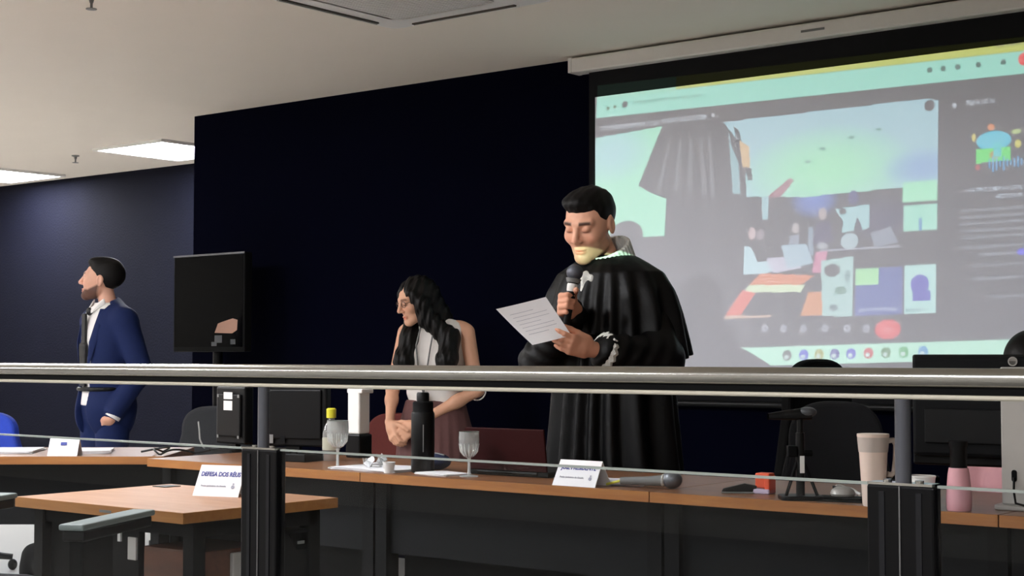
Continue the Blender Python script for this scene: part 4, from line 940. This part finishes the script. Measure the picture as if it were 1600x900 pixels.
# ---------- robed man reading into the microphone
def robed_man():
    root = np.array([-3.185, 4.56, 0.])
    def L(p): p = np.asarray(p, float); return np.array([-(p[0]-root[0]), -(p[1]-root[1]), p[2]])
    def Ld(v): v = np.asarray(v, float); return np.array([-v[0], -v[1], v[2]])
    hs = 1.07; hc = L(at_y(921, 351, 4.46)); R = rot3(math.radians(6), math.radians(-21), math.radians(-3))
    J = {'neck': np.array([0, -.01, 1.46]), 'headbase': hc+R@np.array([0, -.03, -.06])*hs}
    J['shR'] = np.array([.17, 0, 1.38]); J['shL'] = np.array([-.17, 0, 1.38])
    mic = L(at_y(890, 476, 4.22)); mdir = unit(L(at_y(902, 424, 4.235))-L(at_y(889, 506, 4.21)))
    yR = unit(Ld((.15, -1, .15))); zR = Ld((-1, -.1, .0)); zR = unit(zR-yR*(zR@yR)); xR = -np.cross(yR, zR)
    if xR[2] < 0: xR = -xR
    oR = mic-yR*.082+zR*.030-xR*.0
    J['wrR'] = oR-yR*.01; J['elR'] = L((-3.40, 4.43, 1.12))
    hand2 = L(at_y(886, 535, 4.13)); wr2 = L(at_y(922, 545, 4.21))
    yL = unit(hand2-wr2+np.array([0, .03, 0])); zL = Ld((.75, -.50, -.35)); zL = unit(zL-yL*(zL@yL)); xL = np.cross(yL, zL)
    if xL[2] < 0: xL = -xL
    oL = wr2; J['wrL'] = wr2-yL*.012; J['elL'] = L((-2.93, 4.48, 1.13))
    std_legs(J, 1.0, .12)
    cR = [(1.25, 1.45, .8)]*3+[(1.3, 1.45, .8)]; cL = [(.35, .35, .2), (.42, .4, .25), (.5, .45, .3), (.6, .5, .3)]
    def hd(P): return near_only(lambda Q: s_head(((Q-hc.astype(np.float32))@R)/hs, lids=True)*hs, P, hc, .3)
    def fn(P):
        d = s_body(P, J); d = su(d, hd(P), .012)
        d = su(d, s_hand(P, oR, yR, zR, xR, cR, 1.0, .0, thumb=(.35, .75, -.55), thumb_curl=(.5, .5)), .012)
        return su(d, s_hand(P, oL, yL, zL, xL, cL, .92, .02, thumb=(.22, .93, -.42), thumb_curl=(.15, .1)), .012)
    fine = [(*around(hc+[0, 0, -.01], (.11, .15, .17)), .0030), (*around(oR+yR*.07, .11), .0032), (*around(oL+yL*.08, .12), .0032)]
    def cols(V): 
        p = ((V-hc)@R)/hs; c = face_cols(p, beard=.36, brow=.07, lids=True); far = np.linalg.norm(p, axis=1) > .19; c[far] = (1, .93, .9); return c
    o = person_mesh('person', fn, fine, ((-.55, -.35, 0), (.55, .6, 1.9), .012), skin('tan_skin', (222, 166, 138)), cols)
    o.location = root; o.rotation_euler = (0, 0, PI)
    tag(o, 'man in a black judicial robe reading a sheet into a microphone', 'person')
    # hair
    def hair(P):
        p = ((P-hc.astype(np.float32))@R)/hs; x, y, z = p[:, 0], p[:, 1], p[:, 2]
        d = s_ell(p, (0, -.022, .040), (.0785, .101, .086)); d = su(d, s_ell(p, (.012, .035, .092), (.050, .052, .028)), .03)
        d = d+.0018*np.sin(110*x+30*y)*np.sin(70*y)+.0006*np.sin(260*x+80*z)
        line = np.interp(y, [-.12, -.06, -.035, -.012, .012, .028, .040, .075, .12], [-.075, -.07, -.02, .012, -.030, -.026, .042, .064, .070])+.022*np.clip((np.abs(x)-.034)/.02, 0, 1)*np.clip((y-.036)/.01, 0, 1)-.5*np.maximum(0, .02-np.abs(x-.0))*(y > .06)*.2
        return smax(d, (line-z)*.8, .006)*hs
    sdf_obj('hair', hair, [(*around(hc+R@np.array([0, -.02, .03]), .16), .0035)], M_hair, o)
    # robe and cape
    def folds(P, n, ph=0.):
        th = np.arctan2(P[:, 0], P[:, 1]); return np.sin(n*th+1.7*np.sin(2.3*th+ph)+.9*np.sin(P[:, 2]*5+ph))
    def robe(P):
        x, y, z = P[:, 0], P[:, 1], P[:, 2]
        rx = np.interp(z, [0, .6, 1.0, 1.3, 1.42, 1.5], [.30, .27, .235, .205, .17, .085]); ry = np.interp(z, [0, .6, 1.0, 1.3, 1.42, 1.5], [.23, .205, .17, .14, .12, .09])
        d = (np.hypot(x/rx, (y+.0)/ry)-1)*np.minimum(rx, ry)*.92-np.interp(z, [0, 1.1, 1.42, 1.5], [.022, .012, .004, 0])*folds(P, 15)
        d = smax(d, np.maximum(.03-z, z-1.485), .01)
        for q in 'RL':
            e = s_cap(P, J['sh'+q]+[0, 0, -.03], J['el'+q], .055, .082); f_ = s_cap(P, J['el'+q], J['wr'+q]+(J['el'+q]-J['wr'+q])*(.22 if q == 'L' else .10), .080, .064 if q == 'L' else .056)
            t = (P-J['el'+q].astype(np.float32))@unit(J['wr'+q]-J['el'+q]).astype(np.float32)
            f_ = f_+.005*np.sin(95*t+40*P[:, 2]+14*P[:, 0]); d = su(d, su(e, f_, .04), .03)
        return d
    sdf_obj('robe', robe, [((-.5, -.42, 0), (.5, .5, 1.53), .0085)], M_robe, o)
    def cape(P):
        x, y, z = P[:, 0], P[:, 1], P[:, 2]; th = np.arctan2(x, y)
        rx = np.interp(z, [1.05, 1.15, 1.3, 1.385, 1.445, 1.48, 1.515], [.312, .304, .276, .25, .212, .15, .08]); ry = np.interp(z, [1.05, 1.2, 1.35, 1.44, 1.485, 1.515], [.215, .205, .175, .145, .11, .08])
        amp = np.interp(z, [1.1, 1.36, 1.43, 1.5], [.017, .008, .003, 0])*(.45+.55*np.abs(np.sin(th)))
        d = (np.hypot(x/rx, (y-.01)/ry)-1)*np.minimum(rx, ry)*.92-amp*folds(P, 19, 1.)
        hem = 1.142+.09*np.maximum(0, np.cos(th))**2+.006*np.sin(9*th)
        d = smax(d, np.maximum(hem-z, z-1.508), .008)
        inner = (np.hypot(x/(rx-.03), (y-.01)/(ry-.03))-1)*np.minimum(rx, ry)*.9
        return smax(d, -smax(inner, z-1.33, .03), .006)
    sdf_obj('cape', cape, [((-.42, -.30, 1.08), (.42, .32, 1.52), .006)], M_robe, o)
    # collar, jabot, lace cuff
    def collar(P):
        q = P-np.array([0, .010, 1.492], np.float32); Rc = rot3(0, math.radians(-32)); q = q@Rc
        r = np.hypot(q[:, 0]/.083, q[:, 1]/.083); d = np.abs((r-1)*.08)-.007-.0025*np.sin(np.arctan2(q[:, 0], q[:, 1])*34)
        return smax(d, np.abs(q[:, 2]-.016)-.040, .006)
    sdf_obj('collar', collar, [((-.13, -.14, 1.40), (.13, .16, 1.60), .004)], M_lace, o)
    MB().tube([(.075*math.sin(a), .012+.082*math.cos(a)*.95+.004, 1.487+.02*math.cos(a)*-.9+.020) for a in np.linspace(-2.4, 1.2, 40)], [.0045*abs(math.sin(i*1.3))+.0008 for i in range(40)], 6).build('collar_trim', M_blackm, o)
    def jabot(P):
        x, y, z = P[:, 0], P[:, 1], P[:, 2]; d = s_ell(P, (0, .150, 1.395), (.030, .022, .055)); return d-.004*np.sin(x*150)-.002*np.sin(z*120)
    sdf_obj('jabot', jabot, [((-.06, .10, 1.31), (.06, .20, 1.47), .004)], M_lace, o)
    ca = J['wrL']+(J['elL']-J['wrL'])*.10; cd = unit(J['elL']-J['wrL']); e1 = unit(np.cross(cd, (0, 0, 1))); e2 = np.cross(cd, e1)
    m = MB(); n = 48; vs = []; fs = []
    for k, (t, r) in enumerate(((0, .046), (.004, .058), (.018, .066), (.034, .061), (.034, .050), (.004, .042))):
        for i in range(n):
            a = 2*PI*i/n; rr = r*(1+.055*math.sin(i*PI/1.5)*(1 if k in (1, 2) else .3)); vs.append(tuple(ca+cd*(t+.004*math.sin(i*2.1))+e1*rr*math.cos(a)+e2*rr*math.sin(a)))
    for k in range(6):
        for i in range(n): fs.append((k*n+i, k*n+(i+1) % n, ((k+1) % 6)*n+(i+1) % n, ((k+1) % 6)*n+i))
    m.add(vs, fs).build('lace_cuff', M_lace, o, smooth=True)
    shoes(o, J)
    # microphone in his right hand
    W = lambda p: root+np.array([-p[0], -p[1], p[2]])
    mo_ = W(mic); md = np.array([-mdir[0], -mdir[1], mdir[2]]); mr = empty('handheld_microphone', tuple(mo_)); tag(mr, 'black handheld microphone held to the robed man\'s mouth', 'microphone')
    def Tm(t): return tuple(md*t)
    MB().tube([Tm(-.105), Tm(-.10), Tm(.0), Tm(.075)], [.008, .0115, .0135, .018], 18).build('handle', M_black, mr, smooth=True)
    MB().tube([Tm(.045), Tm(.05), Tm(.068), Tm(.072)], [.0165, .0185, .0195, .018], 18).build('silver_band', M_white, mr, smooth=True)
    MB().sph(tuple(md*.112), .0285, 20, 14).build('grille', mat('dark_mesh', (96, 98, 106), .5, metal=.5, var=.4, scale=400), mr, smooth=True)
    MB().tube([Tm(.076), Tm(.09)], [.022, .027], 18).build('grille_ring', M_greyp, mr, smooth=True)
    MB().tube([Tm(-.125), Tm(-.105)], [.007, .0075], 12).build('antenna', M_greyp, mr, smooth=True)
    # sheet of paper in his left hand
    c = [at_y(775, 483, 3.965), at_y(853, 464, 4.07), at_y(893, 524, 4.125), at_y(832, 539, 4.02)]
    sh = empty('paper_sheet', tuple(c[3])); tag(sh, 'white printed sheet held by the robed man', 'paper')
    n = 10; vs = []; fs = []; nr = unit(np.cross(c[1]-c[0], c[3]-c[0]))
    for j in range(n+1):
        for i in range(n+1):
            u, v = i/n, j/n; p = (c[0]*(1-u)+c[1]*u)*(1-v)+(c[3]*(1-u)+c[2]*u)*v+nr*(.012*math.sin(PI*v)*(1-u)+.004*math.sin(PI*u)); vs.append(p-c[3])
    k = len(vs); vs += [p+nr*.0006 for p in vs]
    for j in range(n):
        for i in range(n): a = j*(n+1)+i; q = (a, a+1, a+n+2, a+n+1); fs += [q, tuple(t+k for t in q[::-1])]
    MB().add([tuple(p) for p in vs], fs).build('sheet', M_paper, sh, smooth=True)
    for j in range(7):
        v = .2+.09*j; pts = []
        for u in np.linspace(.14, .86 if j % 3 else .62, 10): 
            p = (c[0]*(1-u)+c[1]*u)*(1-v)+(c[3]*(1-u)+c[2]*u)*v+nr*(.012*math.sin(PI*v)*(1-u)+.004*math.sin(PI*u)); pts.append(tuple(p-c[3]+nr*.0003))
        MB().tube(pts, .0009, 4).build('print_line', M_inkg, sh)
    return o
robed_man()

# ---------- man in the navy suit
def suited_man():
    th = math.radians(170); root = np.array([-7.425, 5.505, 0.]); ct, sn = math.cos(th), math.sin(th); s = .975
    def L(p): d = np.asarray(p, float)-root; return np.array([ct*d[0]+sn*d[1], -sn*d[0]+ct*d[1], d[2]])
    hs = 1.07; hc = L(at_y(158, 438, 5.50)); R = rot3(math.radians(-40), math.radians(7), 0)
    J = {'neck': np.array([0, -.02, 1.44]), 'headbase': hc+R@np.array([0, -.03, -.06])*hs}
    J['shR'] = np.array([.185, -.01, 1.345]); J['shL'] = np.array([-.185, -.02, 1.345])
    J['elR'] = np.array([.225, -.06, 1.08]); J['wrR'] = np.array([.205, -.02, .82])
    J['elL'] = np.array([-.255, -.09, 1.06]); J['wrL'] = np.array([-.195, .055, .80])
    std_legs(J, s, .11)
    def mk(q, dx):
        y = unit(J['wr'+q]-J['el'+q]+np.array([dx, -.12 if q == 'L' else .02, -.1])); z = np.array([1. if q == 'R' else -1., 0, 0]); z = unit(z-y*(z@y)); x = -np.cross(y, z) if q == 'R' else np.cross(y, z)
        return J['wr'+q]+y*.01, y, z, x
    hR, hL = mk('R', -.05), mk('L', .42); cu = [(.9, 1.0, .6), (.9, 1.0, .6), (.95, 1.0, .6), (1., 1.0, .6)]
    def hd(P): return near_only(lambda Q: s_head(((Q-hc.astype(np.float32))@R)/hs)*hs, P, hc, .3)
    def fn(P):
        d = su(s_body(P, J, s), hd(P), .012)
        for h in (hR, hL): d = su(d, s_hand(P, *h, cu, 1., .0, thumb=(.10, .92, -.40), thumb_curl=(.1, .1)), .012)
        return d
    fine = [(*around(hc+[0, 0, -.01], (.12, .12, .165)), .0032), (*around(hL[0]+hL[1]*.08, .11), .004), (*around(hR[0]+hR[1]*.08, .11), .004)]
    def cols(V):
        p = ((V-hc)@R)/hs; c = face_cols(p, beard=1.0, brow=.2); c[np.linalg.norm(p, axis=1) > .19] = (1, .95, .92); return c
    o = person_mesh('person', fn, fine, ((-.5, -.35, 0), (.5, .45, 1.85), .011), skin('light_skin', (220, 168, 144)), cols)
    o.location = root; o.rotation_euler = (0, 0, th); tag(o, 'bearded man in a navy blue suit standing at the left, looking left', 'person')
    eyes(o, hc, R, hs)
    def hair(P):
        p = ((P-hc.astype(np.float32))@R)/hs; x, y, z = p[:, 0], p[:, 1], p[:, 2]
        d = s_ell(p, (0, -.026, .040), (.0795, .102, .090)); d = su(d, s_ell(p, (0, .035, .098), (.05, .045, .022)), .03); d = d+.0016*np.sin(90*x+30*y)*np.sin(70*z)
        line = np.interp(y, [-.12, -.06, -.035, -.012, .012, .024, .036, .075, .12], [-.085, -.08, -.03, .018, -.012, -.012, .045, .064, .07])
        return smax(d, (line-z)*.8, .006)*hs
    sdf_obj('hair', hair, [(*around(hc+R@np.array([0, -.02, .03]), .165), .004)], M_hair, o)
    def torso(P, g):
        d = s_ell(P, (0, 0, 1.24), (.172+g, .118+g, .215+g)); d = su(d, s_ell(P, (0, .008, 1.02), (.148+g, .112+g, .17)), .06); d = su(d, s_ell(P, (0, -.008, .86), (.172+g, .128+g, .14)), .05)
        d = su(d, s_cap(P, J['shR']*np.array([.8, 1, 1]), J['shL']*np.array([.8, 1, 1]), .058+g), .05)
        for q in 'RL': d = su(d, s_cap(P, J['sh'+q], (0, -.035, 1.425), .045+g, .040+g), .03)
        return d
    def shirt(P):
        d = torso(P, .013); d = su(d, s_cap(P, (0, -.01, 1.38), hc+R@np.array([0, -.035, -.10]), .066, .0635), .02)
        for q in 'RL': d = su(d, s_cap(P, J['el'+q], J['wr'+q]+(J['wr'+q]-J['el'+q])*.07, .05, .041), .01)
        return smax(d, np.maximum(.86-P[:, 2], P[:, 2]-1.455-.35*np.maximum(0, -P[:, 1])), .006)
    sdf_obj('shirt', shirt, [((-.34, -.25, .74), (.34, .28, 1.56), .007)], M_shirt, o)
    def jacket(P):
        x, y, z = P[:, 0], P[:, 1], P[:, 2]
        d = torso(P, .024); hemf = s_ell(P, (0, .0, .82), (.205, .155, .20)); d = su(d, hemf, .06)
        for q in 'RL':
            e = s_cap(P, J['sh'+q], J['el'+q], .076, .066); f_ = s_cap(P, J['el'+q], J['wr'+q]-(J['wr'+q]-J['el'+q])*.10, .064, .052); t = (P-J['el'+q].astype(np.float32))@unit(J['wr'+q]-J['el'+q]).astype(np.float32)
            d = su(d, su(e, f_+.0025*np.sin(70*t+20*x)*np.exp(-(t/.12)**2), .025), .025)
        d = d-.004*np.sin(24*z+9*x+11*y)*np.clip((1.15-z)/.2, 0, 1)
        wv_ = np.interp(z, [.70, .95, 1.05, 1.25, 1.42, 1.6], [.075, .058, .050, .074, .098, .10]); cut = np.maximum(np.abs(x+.0)-wv_, .02-y)
        d = smax(d, -cut, .006)
        neck = s_cap(P, (0, .03, 1.42), (0, .0, 1.62), .072); d = smax(d, -neck, .006)
        return smax(d, np.maximum(.70-z, z-1.50), .008)
    j = sdf_obj('jacket', jacket, [((-.38, -.26, .68), (.38, .30, 1.52), .006)], M_suit, o)
    for sg in (-1, 1):   # lapels
        pts = [(sg*.085, .070, 1.415), (sg*.108, .105, 1.32), (sg*.092, .132, 1.22), (sg*.055, .142, 1.08)]
        MB().tube(pts, [.014, .026, .024, .006], 10, sq=.25).build('lapel', M_suit, j, smooth=True)
    def tie(P):
        d = s_ell(P, (0, .106, 1.402), (.022, .020, .024)); d = su(d, s_box(P, (0, .138, 1.27), (.022, .009, .12), .006), .01); d = su(d, s_box(P, (0, .142, 1.09), (.034, .009, .12), .006), .03); return d
    sdf_obj('tie', tie, [((-.06, .06, .94), (.06, .18, 1.45), .005)], M_tie, o)
    for sg in (-1, 1):   # collar points
        MB().add([(sg*.006, .098, 1.425), (sg*.060, .045, 1.475), (sg*.068, .04, 1.445), (sg*.034, .110, 1.392), (sg*.006, .103, 1.425), (sg*.060, .052, 1.475), (sg*.068, .047, 1.445), (sg*.034, .116, 1.392)], [(0, 1, 2, 3), (7, 6, 5, 4), (0, 4, 5, 1), (1, 5, 6, 2), (2, 6, 7, 3), (3, 7, 4, 0)]).build('collar_point', M_shirt, o)
    def trousers(P):
        d = s_ell(P, (0, -.01, .86), (.185, .135, .15))
        for q in 'RL': d = su(d, s_cap(P, J['hip'+q], J['kn'+q], .105, .085), .04); d = su(d, s_cap(P, J['kn'+q], J['an'+q]+[0, 0, .0], .085, .078), .03)
        return smax(d, .06-P[:, 2], .006)
    sdf_obj('trousers', trousers, [((-.3, -.25, .05), (.3, .25, 1.0), .009)], M_suit, o)
    MB().tube([(.172*math.cos(a), .02+.125*math.sin(a), .955) for a in np.linspace(0, 2*PI, 30)], .012, 8).build('belt', M_black, o)
    for q in 'RL':
        a = J['wr'+q]; d_ = unit(a-J['el'+q]); MB().tube([tuple(a-d_*.035), tuple(a-d_*.01), tuple(a+d_*.006)], [.046, .0455, .044], 20).build('shirt_cuff', M_shirt, o, smooth=True)
    shoes(o, J); return o
suited_man()

# ---------- woman with long dark hair
def woman():
    th = math.radians(200); root = np.array([-5.17, 5.84, 0.]); ct, sn = math.cos(th), math.sin(th); s = .905
    def L(p): d = np.asarray(p, float)-root; return np.array([ct*d[0]+sn*d[1], -sn*d[0]+ct*d[1], d[2]])
    hs = .97; hc = L(at_y(650, 470, 5.74)); R = rot3(math.radians(-40), math.radians(-18), 0)
    J = {'neck': np.array([0, -.01, 1.32]), 'headbase': hc+R@np.array([0, -.03, -.055])*hs}
    J['shR'] = np.array([.165, -.01, 1.265]); J['shL'] = np.array([-.165, -.01, 1.265])
    J['elR'] = np.array([.225, .02, .975]); J['elL'] = np.array([-.235, .02, .975])
    cl = L(at_y(622, 684, 5.62)); J['wrR'] = cl+np.array([.06, -.035, .075]); J['wrL'] = cl+np.array([-.085, -.03, .07])
    std_legs(J, s, .09, .085)
    yR = unit(np.array([-.35, .30, -.75])); zR = np.array([.55, .75, 0.]); zR = unit(zR-yR*(zR@yR)); xR = -np.cross(yR, zR)
    yL = unit(np.array([.60, .25, -.55])); zL = np.array([-.35, .80, .2]); zL = unit(zL-yL*(zL@yL)); xL = np.cross(yL, zL)
    if xL[2] < 0: pass
    cR = [(.5, .6, .4)]*4; cL = [(.7, .8, .5)]*4
    def hd(P): return near_only(lambda Q: s_head(((Q-hc.astype(np.float32))@R)/hs, fem=True, lids=True)*hs, P, hc, .3)
    def fn(P):
        d = su(s_body(P, J, s, True), hd(P), .010)
        d = su(d, s_hand(P, J['wrR']+yR*.008, yR, zR, xR, cR, .9, .02), .010)
        return su(d, s_hand(P, J['wrL']+yL*.008, yL, zL, xL, cL, .9, .02), .010)
    fine = [(*around(hc+[0, 0, -.01], (.105, .12, .15)), .003), (*around(cl+[0, .02, 0], (.15, .12, .13)), .0035)]
    def cols(V):
        p = ((V-hc)@R)/hs; c = face_cols(p, lips=(.80, .45, .44), brow=.3, lids=True); c[np.linalg.norm(p, axis=1) > .19] = (1, .96, .94); return c
    o = person_mesh('person', fn, fine, ((-.42, -.3, 0), (.42, .42, 1.72), .007), skin('warm_skin', (224, 172, 142)), cols)
    o.location = root; o.rotation_euler = (0, 0, th); tag(o, 'woman with long dark hair and clasped hands, in a white sleeveless top', 'person')
    def H(v): return hc+R@np.asarray(v, float)*hs
    def hair(P):
        p = ((P-hc.astype(np.float32))@R)/hs; x, y, z = p[:, 0], p[:, 1], p[:, 2]
        d = s_ell(p, (0, -.024, .034), (.086, .104, .094))
        face = s_ell(p, (0, .112, -.030), (.066, .088, .112)); d = smax(d, -face, .012)*hs
        for sg in (1, -1):
            ch = [H((sg*.060, .045, .052)), H((sg*.078, .012, -.02)), H((sg*.074, .004, -.10)), np.array([sg*.105, .075, 1.235]), np.array([sg*.115, .135, 1.12]), np.array([sg*.10, .135, 1.02])]
            e = s_chain(P, ch, [.018, .036, .044, .052, .05, .022], .03); d = su(d, e, .02)
        d = su(d, s_chain(P, [H((0, -.07, .0)), H((0, -.085, -.12)), np.array([0, -.12, 1.2]), np.array([0, -.13, 1.08])], [.07, .075, .08, .04], .03), .03)
        return d-.0028*np.sin(150*P[:, 0]+60*P[:, 1]+6*np.sin(9*P[:, 2]))-.0016*np.sin(330*P[:, 0]-90*P[:, 1]+8*P[:, 2])
    sdf_obj('hair', hair, [((-.25, -.28, .97), (.25, .30, 1.62), .0045)], M_hairw, o)
    def blouse(P):
        x, y, z = P[:, 0], P[:, 1], P[:, 2]
        d = s_ell(P, (0, .0, 1.155), (.162, .112, .195)); d = su(d, s_ell(P, (0, .01, .96), (.145, .108, .14)), .05)
        for q in (-1, 1): d = su(d, s_ell(P, (q*.066, .078, 1.125), (.064, .058, .062)), .04)
        d = su(d, s_cap(P, (.13, -.01, 1.268), (-.13, -.01, 1.268), .056), .04); d = su(d, s_cap(P, (0, -.01, 1.28), J['headbase'], .056, .046), .03)
        d = d-.004*np.sin(38*z+10*x)*np.clip((1.02-z)/.08, 0, 1)-.003*np.sin(45*x)*np.clip((1.0-z)/.06, 0, 1)
        arm = np.minimum(s_cap(P, (.195, -.01, 1.30), (.24, .02, .98), .062), s_cap(P, (-.195, -.01, 1.30), (-.245, .02, .98), .062)); d = smax(d, -arm, .006)
        return smax(d, np.maximum(.885+.012*np.sin(40*x)-z, z-1.352), .006)
    sdf_obj('blouse', blouse, [((-.25, -.2, .86), (.25, .25, 1.38), .0055)], M_blouse, o)
    def skirt(P):
        x, y, z = P[:, 0], P[:, 1], P[:, 2]; rx = np.interp(z, [.3, .62, .78, .93, 1.0], [.19, .205, .195, .152, .135]); ry = np.interp(z, [.3, .62, .78, .93, 1.0], [.15, .155, .145, .112, .1])
        d = (np.hypot(x/rx, (y+.0)/ry)-1)*np.minimum(rx, ry)*.95-.003*np.sin(22*np.arctan2(x, y))*np.clip((.9-z)/.3, 0, 1)
        return smax(d, np.maximum(.36-z, z-.925), .008)
    sdf_obj('skirt', skirt, [((-.27, -.22, .34), (.27, .22, .97), .008)], M_skirt, o)
    # glasses
    gm = mat('thin_dark_frame', (60, 52, 48), .3, metal=.5)
    g = empty('eyeglasses'); g.parent = o
    for sg in (-1, 1):
        MB().tube([tuple(H((sg*.032+.019*math.cos(a), .097-.012*abs(sg*.032+.019*math.cos(a))/.05*.6, .006+.016*math.sin(a)))) for a in np.linspace(0, 2*PI, 24)], .0013, 6).build('rim', gm, g)
        MB().tube([tuple(H((sg*.052, .090, .010))), tuple(H((sg*.072, .05, .012))), tuple(H((sg*.080, -.01, .012)))], .0014, 6).build('temple', gm, g)
        MB().at().add([tuple(H((sg*.032+.018*math.cos(a), .0965-.012*abs(sg*.032+.018*math.cos(a))/.05*.6, .006+.015*math.sin(a)))) for a in np.linspace(0, 2*PI, 20)[:-1]], [tuple(range(19))]).build('lens', glassy('spectacle_lens', (.97, .97, .98), 0, .3), g)
    MB().tube([tuple(H((-.013, .0935, .008))), tuple(H((0, .097, .011))), tuple(H((.013, .0935, .008)))], .0013, 6).build('bridge', gm, g)
    # lanyard and badge
    MB().tube([(.035, .085, 1.33), (.048, .138, 1.20), (.035, .145, 1.08), (.012, .135, .965)], .0045, 6).build('lanyard_strap', mat('grey_lanyard', (120, 118, 116), .7, var=.4, scale=90), o)
    MB().tube([(-.035, .085, 1.33), (-.03, .138, 1.20), (-.012, .145, 1.08), (.008, .135, .965)], .0045, 6).build('lanyard_strap', MATS['grey_lanyard'], o)
    MB().at((.012, .136, .915), (math.radians(-4), 0, 0)).box(-.034, .034, -.001, .001, -.045, .045).build('badge', M_white, o)
    MB().tube([tuple(J['elL']+(J['wrL']-J['elL'])*.02+np.array([.046*math.cos(a), -.01, .046*math.sin(a)])) for a in np.linspace(0, 2*PI, 20)], .004, 6).build('arm_band', M_white, o)
    shoes(o, J); return o
woman()

# ---------- person seated behind the big monitor
def seated():
    root = np.array([-1.715, 4.70, 0.]); hc = np.array([0.0, .0, 1.10]); R = rot3(math.radians(0), math.radians(-12), 0); hs = .98
    J = {'neck': np.array([0, -.03, .93]), 'headbase': hc+R@np.array([0, -.03, -.055])*hs}
    J['shR'] = np.array([.165, -.03, .86]); J['shL'] = np.array([-.165, -.03, .86]); J['elR'] = np.array([.22, .05, .60]); J['elL'] = np.array([-.22, .05, .60])
    J['wrR'] = np.array([.13, .27, .66]); J['wrL'] = np.array([-.13, .27, .66])
    def fn(P):
        d = s_ell(P, (0, -.03, .72), (.15, .105, .2)); d = su(d, s_ell(P, (0, -.04, .52), (.165, .13, .13)), .05)
        d = su(d, s_cap(P, (.12, -.03, .87), (-.12, -.03, .87), .05), .05); d = su(d, s_cap(P, J['neck']-[0, 0, .03], J['headbase'], .046, .043), .03)
        for q, sg in (('R', 1), ('L', -1)):
            d = su(d, s_cap(P, J['sh'+q], J['el'+q], .046, .038), .03); d = su(d, s_cap(P, J['el'+q], J['wr'+q], .037, .024), .02)
            d = su(d, s_cap(P, (sg*.09, -.02, .50), (sg*.10, .38, .50), .078, .056), .03); d = su(d, s_cap(P, (sg*.10, .38, .50), (sg*.10, .36, .09), .054, .037), .02); d = su(d, s_cap(P, (sg*.10, .34, .05), (sg*.10, .48, .04), .038, .03), .02)
            y = unit(np.array([-sg*.2, 1, .05])); z = np.array([0, 0, 1.]); z = unit(z-y*(z@y)); x = np.cross(y, z)*(-1 if sg > 0 else 1); x = x if True else x
            d = su(d, s_hand(P, J['wr'+q]+y*.008, y, z, -x if (x[0]*sg > 0) else x, [(.3, .4, .3)]*4, .9), .01)
        return su(d, near_only(lambda Q: s_head(((Q-hc.astype(np.float32))@R)/hs, fem=True, lids=True)*hs, P, hc, .3), .01)
    def cols(V):
        p = ((V-hc)@R)/hs; c = face_cols(p, brow=.25, lids=True); c[np.linalg.norm(p, axis=1) > .19] = 1; return c
    o = person_mesh('person', fn, [(*around(hc, (.1, .13, .15)), .0035)], ((-.35, -.3, 0), (.35, .6, 1.25), .009), skin('rosy_skin', (214, 158, 136)), cols)
    o.location = root; o.rotation_euler = (0, 0, PI); tag(o, 'dark-haired person in pink seated behind the big monitor', 'person')
    def hair(P):
        p = ((P-hc.astype(np.float32))@R)/hs; d = s_ell(p, (0, -.024, .036), (.084, .104, .092)); d = smax(d, -s_ell(p, (0, .11, -.035), (.066, .085, .095)), .012)
        return su(d*hs, s_chain(P, [hc+[0, -.08, 0], hc+[0, -.10, -.12], np.array([0, -.15, .80])], [.06, .06, .04], .03), .03)
    sdf_obj('hair', hair, [((-.16, -.25, .74), (.16, .16, 1.26), .005)], M_hairw, o)
    def bl(P):
        d = s_ell(P, (0, -.025, .72), (.168, .122, .21)); d = su(d, s_ell(P, (0, -.03, .54), (.18, .145, .12)), .05); d = su(d, s_cap(P, (.12, -.03, .87), (-.12, -.03, .87), .064), .05)
        for q in 'RL': d = su(d, s_cap(P, J['sh'+q], J['el'+q], .062, .054), .03); d = su(d, s_cap(P, J['el'+q], J['wr'+q]-(J['wr'+q]-J['el'+q])*.25, .052, .044), .02)
        d = smax(d, -s_cap(P, (0, .0, .93), (0, .03, 1.1), .06), .01); return smax(d-.003*np.sin(40*P[:, 2]+22*P[:, 0]), .44-P[:, 2], .01)
    sdf_obj('blouse', bl, [((-.33, -.24, .42), (.33, .36, .98), .008)], M_pinkb, o)
    def tr(P):
        d = s_ell(P, (0, -.05, .5), (.18, .15, .12))
        for sg in (-1, 1): d = su(d, s_cap(P, (sg*.09, -.02, .50), (sg*.10, .38, .50), .09, .07), .03); d = su(d, s_cap(P, (sg*.10, .38, .50), (sg*.10, .36, .10), .068, .055), .03)
        return d
    sdf_obj('trousers', tr, [((-.3, -.28, .03), (.3, .5, .66), .010)], M_blackm, o)
    return o
seated()
office_chair('charcoal chair under the seated person in pink', (-1.715, 4.72, 0), PI, .44, .50, .88)
